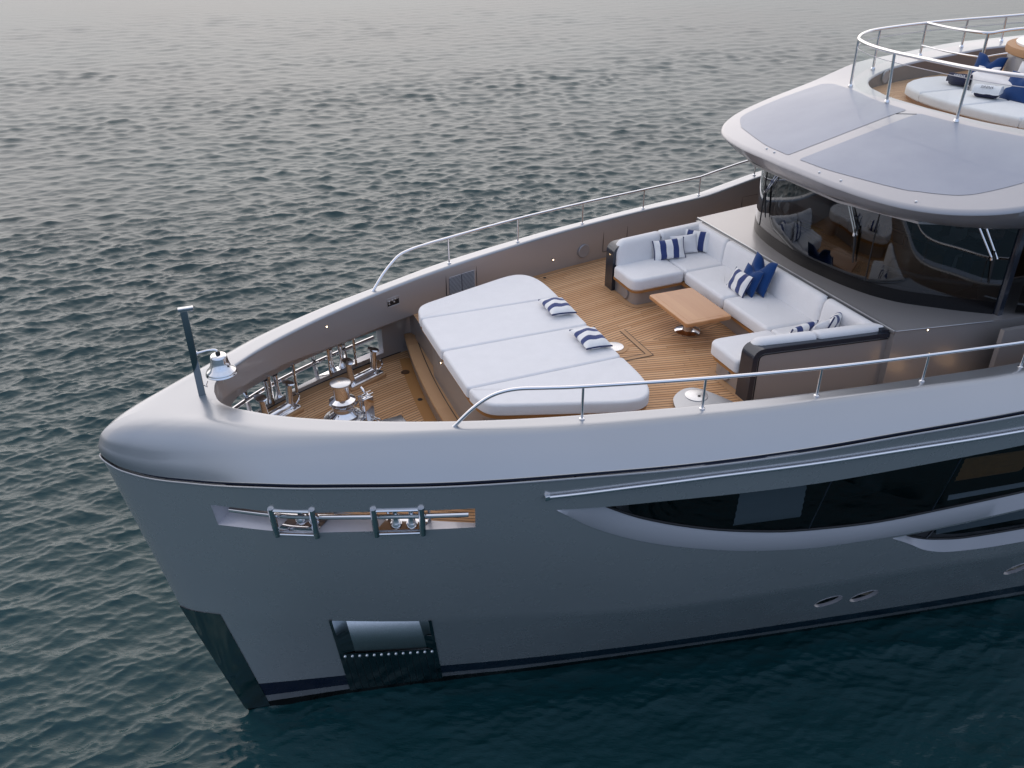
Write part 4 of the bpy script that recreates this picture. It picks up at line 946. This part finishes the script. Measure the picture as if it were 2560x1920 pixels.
for sg in (1, -1):
    # teak strip under the seats, grey plinth, charcoal arm frame
    U = rpoly([(1.195, 1.68), (1.195, 1.03), (2.09, 1.08)], [0, .16, .05]) + [(2.09, 0)]
    p2 = shrink(U[:-1] + [(2.09, 1.0)], 0)
    MB().grid([[(x + .0, sg*y, .215) for x, y in U], [(x, sg*y, .258) for x, y in U], [(x + .06, sg*(y + .03), .258) for x, y in U]], flip=(sg < 0), uvs=[[(i*.1, 0) for i in range(len(U))], [(i*.1, .04) for i in range(len(U))], [(i*.1, .08) for i in range(len(U))]]).build('teak_strip', 'teak_orange', sofa, 40)
    PL = rpoly([(1.245, 1.72), (1.245, 1.08), (2.15, 1.13)], [0, .13, .06]) + [(2.15, 0)]
    MB().grid([[(x, sg*y, -.01) for x, y in PL], [(x, sg*y, .217) for x, y in PL]], flip=(sg < 0)).build('plinth', 'house_paint', sofa, 40)
    speaker((1.243, sg*1.36, .115), .10, (-1, 0, 0), sofa)
    # arm: closed profile in (x, z), extruded from its inner to its outer face
    outer_p = rpoly([(1.18, -.005), (1.185, .735), (3.02, .735)], [0, .15, 0], 8); inner_p = rpoly([(1.245, -.005), (1.25, .675), (3.02, .675)], [0, .10, 0], 8)
    W0 = .235; mb = MB()
    ro = [(x, sg*yo(x), z) for x, z in outer_p]; ro2 = [(x + .012*(1 if i < 4 else .3), sg*(yo(x) + .012), z - .012*(0 if i < 2 else 1)) for i, (x, z) in enumerate(outer_p)]
    ri = [(x, sg*yo(x), z) for x, z in inner_p]; oi = [(x, sg*(yo(x) - W0), z) for x, z in outer_p]; ii = [(x, sg*(yo(x) - W0), z) for x, z in inner_p]
    mb.grid([ii, oi, ro, ri, ii], flip=(sg > 0)); mb.build('arm_frame', 'charcoal', sofa, 50)
    sp2 = rpoly([(1.262, -.005), (1.262, .66), (3.0, .66), (3.0, -.005)], [0, .09, 0, 0])
    m2 = MB(); f_ = [(x, sg*(yo(x) - .022), z) for x, z in sp2]; m2.add(f_, [tuple(range(len(f_)))[::(1 if sg > 0 else -1)]]); m2.build('side_panel', 'house_paint', sofa)
    m3 = MB().tube([(x, sg*(yo(x) - .014), z) for x, z in rpoly([(1.275, 0), (1.275, .648), (3.0, .648)], [0, .08, 0])], .006, 6).build('shadow_gap', 'dark', sofa)
MB().prism([(2.88, -2.13), (2.968, -2.16), (2.968, 2.16), (2.88, 2.13)], .66, .782).build('back_frame', 'charcoal', sofa)
board([(1.19, 2.02), (1.19, 1.66)], .10, 0.0, 'deck_border'); 
for sg in (1, -1):
    board(rpoly([(1.20, sg*1.92), (1.20, sg*1.03), (2.1, sg*1.08)], [0, .16, 0]), .10, .001, 'deck_border', 'teak_board', .007)

# ------------------------------------------------------------------ coffee table
tb = tag(empty('coffee_table', (1.55, .04, 0)), 'low rectangular wooden table on a round polished steel foot', 'table')
top = MB(); tp_ = rpoly([(1.19, -.465), (1.19, .58), (1.905, .58), (1.905, -.465)], .045)
top.pad(tp_, .345, .405, .012, 0, .012)
for i, v in enumerate(top.v): top.uv[i] = (v[1], v[0] + .003)
top.build('table_top', 'teak_varnish', tb, 30)
MB().prism(rpoly([(1.262, -.395), (1.835, -.395), (1.835, .51), (1.262, .51)], .02), .4052, .4066, uvf=lambda x, y: (y, x)).build('inlay', 'teak_varnish', tb)
MB().lathe([(.185, .0), (.185, .012), (.16, .02), (.075, .026), (.07, .05), (.07, .34), (.09, .346)], (1.55, .04, .006), 40).build('pedestal', 'steel', tb, 40)

# ------------------------------------------------------------------ pillows
def pillow_mesh(w_, h_, t, chop=0.0, piping=None, mat='fabric_white', parent=None, name='cover'):
    n = 16; mb = MB(); P = {}
    def pt_(u, v, s_):
        a, b = abs(u), abs(v); k = max(0, (1 - a**2.6))*max(0, (1 - b**2.6)); pin = 1 - .06*(1 - b**2) if a > .3 else 1
        x = u*w_/2*(1 - .075*(1 - v*v)*a); y = v*h_/2*(1 - .075*(1 - u*u)*b)
        if chop: y -= chop*math.exp(-(u/.30)**2)*max(0, (v + .35)/1.35)**1.4
        z = s_*t/2*k**.55 + .012*math.sin(u*3 + v*5)*k + (.03*chop*10*math.exp(-(u/.28)**2)*max(0, v)*(-s_ if s_ > 0 else 0))
        return (x, y, z)
    us = [math.sin(math.pi/2*(2*i/n - 1)) for i in range(n + 1)]
    for s_ in (1, -1): mb.grid([[pt_(u, v, s_) for u in us] for v in us], flip=(s_ < 0))
    bm = bmesh.new(); me = bpy.data.meshes.new('t'); me.from_pydata(mb.v, [], mb.f); bm.from_mesh(me); bpy.data.meshes.remove(me); bmesh.ops.remove_doubles(bm, verts=bm.verts, dist=1e-4); bmesh.ops.recalc_face_normals(bm, faces=bm.faces)
    o = MB().bm(bm).build(name, mat, parent, 60, local=True)
    if piping:
        for sx in (-1, 1): MB().tube([pt_(sx, v, 1) for v in np.linspace(-1, 1, 14)], .011, 6).build('piping', piping, parent, 60, local=True)
    return o
def pillow(label, loc, nrm, upv, w_, h_, t, mat, group=None, chop=0, piping=None):
    """nrm: the direction its front faces; upv: its upward edge direction."""
    z = Vector(nrm).normalized(); y = Vector(upv); y = (y - z*y.dot(z)).normalized(); x = y.cross(z)
    r = tag(empty('pillow', loc), label, 'pillow', group); r.rotation_euler = Matrix((x, y, z)).transposed().to_euler()
    pillow_mesh(w_, h_, t, chop, piping, mat, r); return r
SG = 'scatter pillows on the fore deck'
pillow('striped pillow lying flat on the sunbed, the one nearer the far rail', (-.255, .56, .485), (.05, .02, 1), (-1, .05, 0), .54, .36, .15, 'fabric_stripe', SG, piping='fabric_piping')
pillow('striped pillow lying flat on the sunbed beside the round deck hatch', (-.245, -.48, .485), (.05, -.02, 1), (-1, .02, 0), .54, .36, .15, 'fabric_stripe', SG, piping='fabric_piping')
pillow('striped pillow in front of a plain white one on the sofa\'s far arm', (2.10, 1.60, .60), (-.25, -1, .42), (0, .35, 1), .50, .32, .14, 'fabric_stripe', SG, piping='fabric_piping')
pillow('plain white pillow tucked between two striped ones on the sofa', (2.42, 1.70, .60), (-.35, -1, .35), (0, .3, 1), .44, .30, .13, 'fabric_plain', SG)
pillow('striped pillow deepest in the sofa\'s far corner', (2.66, 1.72, .62), (-.85, -.75, .30), (.1, .1, 1), .48, .33, .14, 'fabric_stripe', SG, piping='fabric_piping')
pillow('large royal blue pillow with a dented top against the sofa back', (2.66, .03, .70), (-1, .05, .33), (.33, 0, 1), .52, .52, .17, 'fabric_blue', SG, chop=.14)
pillow('smaller royal blue pillow between the large one and the striped one', (2.52, .06, .62), (-1, .12, .38), (.38, 0, 1), .44, .40, .14, 'fabric_blue', SG, chop=.05)
pillow('striped pillow leaning in front of the two royal blue pillows', (2.39, .12, .59), (-1, .10, .50), (.5, 0, 1), .46, .32, .14, 'fabric_stripe', SG, piping='fabric_piping')
pillow('striped pillow tip showing at the front end of the near sofa arm', (2.20, -1.50, .58), (-.15, 1, .5), (0, -.5, 1), .42, .30, .13, 'fabric_stripe', SG, piping='fabric_piping')
pillow('plain white pillow peeking over the near sofa arm', (2.46, -1.56, .60), (-.25, 1, .45), (.12, -.45, 1), .42, .30, .13, 'fabric_plain', SG)
pillow('striped pillow in the near corner of the sofa, its corner sticking up', (2.68, -1.52, .615), (-.6, 1, .35), (.35, -.25, 1), .44, .33, .13, 'fabric_stripe', SG, piping='fabric_piping')

# ------------------------------------------------------------------ mooring bollards, windlass, staff and bell
def bollard(label, x, y, rz):
    z = FZ(x) + .004; r = tag(empty('mooring_bollard', (x, y, z), (0, 0, rz)), label, 'bollard', 'twin mooring bollards'); r.scale = (1.05, 1.25, 1.25)
    L = .62
    MB().pad(rpoly([(-L/2, -.12), (L/2, -.12), (L/2, .12), (-L/2, .12)], .04), -.01, .03, .008, 0, .003).build('wooden_pad', 'teak_board', r, 40, local=True)
    MB().pad(rpoly([(-L/2 + .02, -.10), (L/2 - .02, -.10), (L/2 - .02, .10), (-L/2 + .02, .10)], .035), .028, .052, .010, 0, .002).tube([(-.2, 0, .06), (.2, 0, .06)], .05, 12).build('base_plate', 'steel', r, 40, local=True)
    for s_ in (-1, 1):
        p = MB(); a = Vector((s_*.19, 0, .05)); b_ = Vector((s_*.235, 0, .40)); M = Matrix.Translation(a) @ (b_ - a).to_track_quat('Z', 'Y').to_matrix().to_4x4()
        p.lathe([(.066, 0), (.05, .02), (.041, .05), (.038, .23), (.044, .26)], n=22, M=M)
        p.lathe([(.044, .258), (.080, .272), (.088, .282), (.080, .293), (.035, .302), (0, .304)], n=26, M=M, sx=1.0, sy=.72); p.build('post', 'steel', r, 40, local=True)
    MB().tube(smooth([(.24, .06, .06), (.30, .055, .13), (.34, .0, .15), (.31, -.05, .12), (.25, -.05, .07)], 5), .010, 6).build('cleat_ring', 'steel', r, 40, local=True)
bollard('polished steel bollard with two posts, the one nearer the step', -2.86, 1.56, math.radians(28))
bollard('polished steel bollard with two posts, the one nearer the bow tip', -4.14, .90, math.radians(34))
wl = tag(empty('anchor_windlass', (-3.34, .53, FZ(-3.34))), 'polished steel anchor windlass with capstan drum and chain', 'windlass')
wz = FZ(-3.33)
MB().lathe([(.30, 0), (.30, .05), (.27, .07), (.22, .075), (.22, .14), (.18, .17), (.155, .20)], (-3.33, .38, wz + .004), 40).build('drum_base', 'steel', wl, 40)
MB().lathe([(.30, .0), (.31, .012), (.30, .02), (.2, .022)], (-3.33, .38, wz + .075), 40).build('chain_wheel', 'brushed', wl, 40)
MB().lathe([(.155, .26), (.185, .30), (.205, .335), (.195, .365), (.155, .385), (.125, .40), (.118, .44), (.118, .58), (.125, .60)], (-3.33, .38, wz), 40).build('capstan', 'steel', wl, 40)
MB().lathe([(.125, .60), (.152, .605), (.155, .625), (.145, .633), (.0, .637)], (-3.33, .38, wz), 40).build('capstan_cap', 'brushed', wl, 40)
MB().lathe([(.15, .19), (.15, .27)], (-3.33, .38, wz), 30).build('neck', 'brushed', wl, 40)
lv = MB(); a = Vector((-3.15, .42, wz + .22)); b_ = Vector((-2.96, .47, wz + .34)); lv.tube([a, b_], .018, 8); lv.tube([b_ + Vector((-.05, .08, .07)), b_, b_ + Vector((.07, -.08, -.06))], .02, 8, rr=[.018, .026, .016]); lv.tube([(-3.06, .44, wz + .02), (-3.06, .44, wz + .31)], .016, 8); lv.lathe([(.03, -.03), (.03, .03)], (-3.06, .44, wz + .30), 12); lv.build('brake_lever', 'steel', wl, 40)
cb = MB(); cb.box((-2.98, .26, wz + .20), (.16, .10, .40), .35, .012); cb.tube([(-2.98, .28, wz + .38), (-3.0, .30, wz + .50)], .012, 8); cb.tube([(-3.05, .22, wz + .42), (-2.88, .30, wz + .42)], .010, 8); cb.tube([(-3.05, .32, wz + .40), (-2.90, .36, wz + .43)], .008, 8); cb.build('chain_stopper', 'steel', wl, 40)
ch = MB()
for k in range(8):
    p = Vector((-3.20, .36, wz + .20)).lerp(Vector((-2.86, .16, wz + .06)), k/7); M = Matrix.Translation(p) @ Vector((.34, -.2, -.14)).to_track_quat('X', 'Z').to_matrix().to_4x4() @ Matrix.Rotation(math.radians(90*(k % 2)), 4, 'X')
    lp = [(.038*math.cos(t), .022*math.sin(t), 0) for t in np.linspace(0, 2*math.pi, 13)]; ch.tube([M @ Vector(q) for q in lp], .008, 6, cap=False)
ch.build('anchor_chain', 'brushed', wl, 60)
MB().box((-2.72, .06, wz + .008), (.5, .34, .012), .1, .004).build('chain_plate', 'brushed', wl)

wl.scale = (.88, .88, .98); wl.location = (-3.345, .52, FZ(-3.345))
for o_ in list(wl.children):
    o_.matrix_parent_inverse = Matrix.Translation((3.34, -.40, -wz))
st = tag(empty('jack_staff', (-4.99, 0, .43)), 'slender square steel flagstaff standing at the bow tip', 'flagstaff')
sf_ = MB(); sf_.box((-4.99, 0, .97), (.078, .05, 1.12), bev=.006); sf_.build('post', 'mirror_plate', st, 30)  # darker metal: the dark water's reflection is put into its colour
hd = MB(); hd.box((-4.965, 0, 1.515), (.165, .058, .042), bev=.008); hd.tube([(-4.915, 0, 1.50), (-4.915, .0, 1.478), (-4.90, 0, 1.478), (-4.90, 0, 1.50)], .004, 6); hd.build('head', 'brushed', st, 30)
MB().tube([(-4.95, -.01, .55), (-4.915, -.02, .525), (-4.92, -.02, .56), (-4.90, -.03, .60)], .006, 6).build('cleat', 'steel', st)
br = MB(); br.tube(smooth([(-4.95, 0, .965), (-4.86, 0, .975), (-4.77, 0, .975), (-4.735, 0, .955), (-4.73, 0, .92)], 5), .012, 8); br.lathe([(.026, 0), (.026, .012)], n=12, M=Matrix.Translation((-4.952, 0, .965)) @ Matrix.Rotation(math.radians(90), 4, 'Y')); br.build('bell_bracket', 'steel', st, 40)
bl = tag(empty('ship_bell', (-4.73, 0, .66)), 'shiny chrome ship\'s bell hanging from the flagstaff bracket', 'bell')
MB().lathe([(.0, .905), (.075, .903), (.088, .896), (.095, .87), (.100, .82), (.112, .77), (.135, .73), (.162, .705), (.172, .690), (.170, .680), (.178, .672), (.180, .662), (.172, .655), (.16, .655), (.10, .75), (.08, .86), (0, .88)], (-4.73, 0, 0), 44).build('bell_body', 'steel', bl, 60)
MB().lathe([(.02, .89), (.028, .905), (.028, .925), (.018, .94), (0, .945)], (-4.73, 0, 0), 16).build('crown_nut', 'dark', bl, 40)
cl = MB(); cl.tube([(-4.73, 0, .86), (-4.73, 0, .64)], .006, 6); cl.tube([(-4.73, 0, .66), (-4.722, 0, .58), (-4.73, .0, .53)], .007, 6); cl.tube([(-4.728, 0, .60), (-4.705, .0, .55)], .006, 6); cl.lathe([(0, 0), (.013, .01), (.0, .03)], (-4.727, 0, .555), 10); cl.build('bell_rope', 'rope', bl, 40)

# ------------------------------------------------------------------ flybridge: sunpad, pillows, bags, hot tub
fp = tag(empty('flybridge_sunpad', (6.5, 0, SOLE)), 'curved white sunpad inside the upper deck railing', 'sunpad')
arcx = C([(0, 5.64), (.45, 5.665), (.9, 5.75), (1.2, 5.86), (1.45, 6.0)])
mid_ = [(float(arcx(y)), y) for y in np.linspace(0.006, .885, 12)]
for sg in (1, -1):
    MB().pad([(x, sg*y) for x, y in mid_] + [(6.55, sg*.885), (6.55, sg*.006)], 2.655, 2.80, .05, .012).build('cushion', 'fabric_white', fp, 40)
    e = [(float(arcx(y)), y) for y in np.linspace(.895, 1.42, 8)] + [(6.15, 1.58), (6.35, 1.70), (6.65, 1.80), (7.0, 1.80), (7.2, 1.62), (7.25, 1.3), (7.2, .895)]
    MB().pad([(x, sg*y) for x, y in e], 2.655, 2.80, .05, .012).build('cushion', 'fabric_white', fp, 40)
pb = [(float(arcx(abs(y))) + .04, y) for y in np.linspace(-1.4, 1.4, 30)] + [(6.3, 1.62), (6.9, 1.72), (7.15, 1.5), (7.15, -1.5), (6.9, -1.72), (6.3, -1.62)]
MB().prism(pb[::-1], SOLE, 2.66, uvf=lambda x, y: (y, x)).build('teak_base', 'teak_orange', fp, 40)
MB().pad([(6.56, -.7), (6.75, -.95), (6.95, -1.0), (6.95, 1.0), (6.75, .95), (6.56, .7)], 2.655, 3.02, .06, .01).build('backrest', 'fabric_white', fp, 40)
tub = tag(empty('hot_tub', (8.1, 0, SOLE)), 'round white-rimmed hot tub with teak edge on the upper deck', 'hot tub')
MB().lathe([(1.17, SOLE), (1.19, 3.28), (1.17, 3.30)], (8.1, 0, 0), 64).build('tub_wall', 'house_paint', tub, 40)
tr = MB(); n = 64; prof = [(1.16, 3.30), (1.235, 3.30), (1.245, 3.34), (1.235, 3.40), (1.10, 3.415), (.92, 3.415)]
rows = [[(8.1 + r*math.cos(2*math.pi*k/n), r*math.sin(2*math.pi*k/n), z) for k in range(n)] for r, z in prof]
tr.grid(rows, closed=True, uvs=[[(k*.11, .03 + .05*i) for k in range(n)] for i in range(len(prof))]).build('teak_edge', 'teak_board', tub, 40)
MB().lathe([(1.12, 3.40), (1.12, 3.44), (1.09, 3.46), (.84, 3.455), (.74, 3.42), (.70, 3.0), (0, 2.95)], (8.1, 0, 0), 64).build('rim', 'white_gel', tub, 40)
MB().lathe([(.73, 3.34), (0, 3.342)], (8.1, 0, 0), 48).build('water', 'glass_clear', tub)
FG = 'pillows on the upper deck sunpad'
pillow('large royal blue pillow leaning behind the sunpad on the upper deck', (7.02, .93, 3.02), (-1, -.1, .3), (.3, 0, 1), .50, .46, .16, 'fabric_blue', FG, chop=.10)
pillow('small white pillow leaning on the blue one beside the dark bag', (6.80, .74, 2.965), (-1, -.1, .55), (.55, .15, 1), .36, .34, .13, 'fabric_plain', FG, chop=.05)
pillow('large royal blue pillow behind the white rolled towel', (6.62, -.05, 2.97), (-1, .1, .45), (.45, .05, 1), .54, .44, .15, 'fabric_blue', FG, chop=.07)
pillow('white pillow rising behind the blue one at the hot tub', (6.82, .02, 3.08), (-1, .1, .35), (.35, 0, 1), .50, .40, .14, 'fabric_plain', FG, chop=.08)
def lettering(par, text, size, M, mat, name='lettering'):
    cu = bpy.data.curves.new('t', 'FONT'); cu.body = text; cu.size = size; cu.align_x = 'CENTER'; cu.align_y = 'CENTER'; cu.extrude = .001; cu.shear = .25; cu.space_character = 1.05
    ob = bpy.data.objects.new('t', cu); COL.objects.link(ob); dg = bpy.context.evaluated_depsgraph_get(); me = bpy.data.meshes.new_from_object(ob.evaluated_get(dg)); bpy.data.objects.remove(ob); me.materials.clear(); me.materials.append(MAT[mat])
    o = bpy.data.objects.new(name, me); COL.objects.link(o); o.parent = par; o.matrix_parent_inverse = world(par).inverted(); o.matrix_basis = M; return o
def bag(name, label, cat, loc, rz, size, body, cloth, ink):
    r = tag(empty(name, loc, (0, 0, rz)), label, cat); a, b, c = size
    m = MB(); m.box((0, 0, c*.36), (a, b, c*.72), bev=.062); m.build('bag_body' if name == 'towel_bag' else 'roll_body', body, r, 50, local=True)
    n = 14; rows = []
    for x in np.linspace(-a/2 - .012, a/2 + .012, 10):
        row = []
        for k in range(n + 1):
            t = math.pi*k/n; row.append((x, -math.cos(t)*(b/2 + .012), c*.36 + math.sin(t)**.7*(c*.64) + .004*math.sin(x*40)))
        rows.append(row)
    m = MB(); m.grid(rows); o = len(m.v) - 0
    for s_, k0 in ((1, 0), (-1, (len(rows) - 1)*(n + 1))): m.f.append(tuple(range(k0, k0 + n + 1))[::s_])
    m.build('towel_roll' if cloth == 'towel' else 'bag_top', cloth, r, 60, local=True)
    t = math.radians(42); Mx = world(r) @ Matrix.Translation((0, -math.cos(t)*(b/2 + .024), c*.36 + math.sin(t)**.7*(c*.64) + .012)) @ Matrix.Rotation(math.radians(52), 4, 'X')
    lettering(r, 'SIRENA', .05, Mx, ink)
    return r
bag('towel_bag', 'dark navy rolled bag with white lettering on the upper sunpad', 'bag', (6.62, 1.02, 2.812), math.radians(-62), (.31, .19, .17), 'navy_bag', 'navy_bag', 'white_gel')
bag('towel_roll', 'white rolled towel with blue lettering on a navy pouch', 'towel', (6.30, .20, 2.812), math.radians(-62), (.34, .20, .17), 'navy_bag', 'towel', 'navy_bag')

# ------------------------------------------------------------------ people seen through the windscreen
def person(label, loc, rz, seated=True, shirt='shirt', arm=.0):
    r = tag(empty('person', loc, (0, 0, rz)), label, 'person')
    def skin(name, verts, edges, radii, mat, root=0, sub=1):
        me = bpy.data.meshes.new(name); me.from_pydata(verts, edges, []); ob = bpy.data.objects.new(name, me); COL.objects.link(ob)
        md = ob.modifiers.new('skin', 'SKIN'); md.use_smooth_shade = True
        for v, q in zip(me.skin_vertices[0].data, radii): v.radius = (q, q) if isinstance(q, float) else q
        me.skin_vertices[0].data[root].use_root = True
        s_ = ob.modifiers.new('sub', 'SUBSURF'); s_.levels = sub; s_.render_levels = sub
        dg = bpy.context.evaluated_depsgraph_get(); m2 = bpy.data.meshes.new_from_object(ob.evaluated_get(dg)); bpy.data.objects.remove(ob); m2.materials.clear(); m2.materials.append(MAT[mat]); m2.shade_smooth()
        o = bpy.data.objects.new(name, m2); COL.objects.link(o); o.parent = r; return o
    # local frame: faces -X, seat at z = .45
    V = [(0, 0, .50), (.02, 0, .68), (.01, 0, .92), (-.005, 0, 1.03), (-.03, 0, 1.14), (-.04, 0, 1.24)]; E2 = [(0, 1), (1, 2), (2, 3), (3, 4), (4, 5)]; Rr = [(.17, .13), (.16, .12), (.17, .12), (.055, .055), (.085, .075), (.075, .07)]
    for s_ in (-1, 1):
        i = len(V); V += [(0, s_*.20, .95), (-.06, s_*.26, .72), (-.30 - arm*.05, s_*(.16 - arm*.05), .70 + arm*.12), (-.38 - arm*.05, s_*(.12 - arm*.04), .71 + arm*.14)]; E2 += [(2, i), (i, i + 1), (i + 1, i + 2), (i + 2, i + 3)]; Rr += [.065, .047, .036, .032]
        i = len(V); V += [(-.05, s_*.10, .50), (-.46, s_*.12, .50), (-.47, s_*.12, .10), (-.58, s_*.12, .05)]; E2 += [(0, i), (i, i + 1), (i + 1, i + 2), (i + 2, i + 3)]; Rr += [.09, .07, .045, .04]
        j = len(V) - 5
        for q, (dy, L) in enumerate(((-.030, .075), (-.010, .085), (.010, .08), (.028, .065), (.045, .045))):
            a = len(V); V += [(-.41 - arm*.05, s_*(.12 - arm*.04) + dy*.8, .71 + arm*.14), (-.41 - L - arm*.05, s_*(.12 - arm*.04) + dy, .70 + arm*.14)]; E2 += [(j, a), (a, a + 1)]; Rr += [.011, .009]
    body = skin('body', V, E2, Rr, 'skin')
    sv = [(.0, 0, .48), (.02, 0, .70), (.01, 0, .93)]; se = [(0, 1), (1, 2)]; sr = [(.185, .145), (.178, .138), (.185, .13)]
    for s_ in (-1, 1): i = len(sv); sv += [(0, s_*.205, .95), (-.04, s_*.25, .80)]; se += [(2, i), (i, i + 1)]; sr += [.078, .064]
    skin('shirt', sv, se, sr, shirt)
    tv = [(0, 0, .50)]; te = []; trr = [(.18, .14)]
    for s_ in (-1, 1): i = len(tv); tv += [(-.05, s_*.10, .50), (-.46, s_*.12, .505), (-.47, s_*.12, .16)]; te += [(0, i), (i, i + 1), (i + 1, i + 2)]; trr += [.10, .08, .055]
    skin('trousers', tv, te, trr, 'trousers')
    h = MB(); h.lathe([(.0, .11), (.05, .10), (.085, .06), (.092, .0), (.08, -.05), (.06, -.07)], (-.012, 0, 1.205), 18, sx=1.05); h.build('hair', 'hair', r, 60, local=True)
    f = MB(); f.lathe([(0, -.014), (.013, 0), (.0, .02)], (-.128, 0, 1.165), 8); f.build('nose', 'skin', r, 60, local=True)
    return r
person('person in a pale shirt sitting behind the middle of the windscreen', (4.75, -.20, .82), math.radians(-10), shirt='shirt', arm=.4)
person('person in a pale shirt at the helm behind the near windscreen end', (4.95, -1.45, .82), math.radians(15), shirt='shirt', arm=1.0)
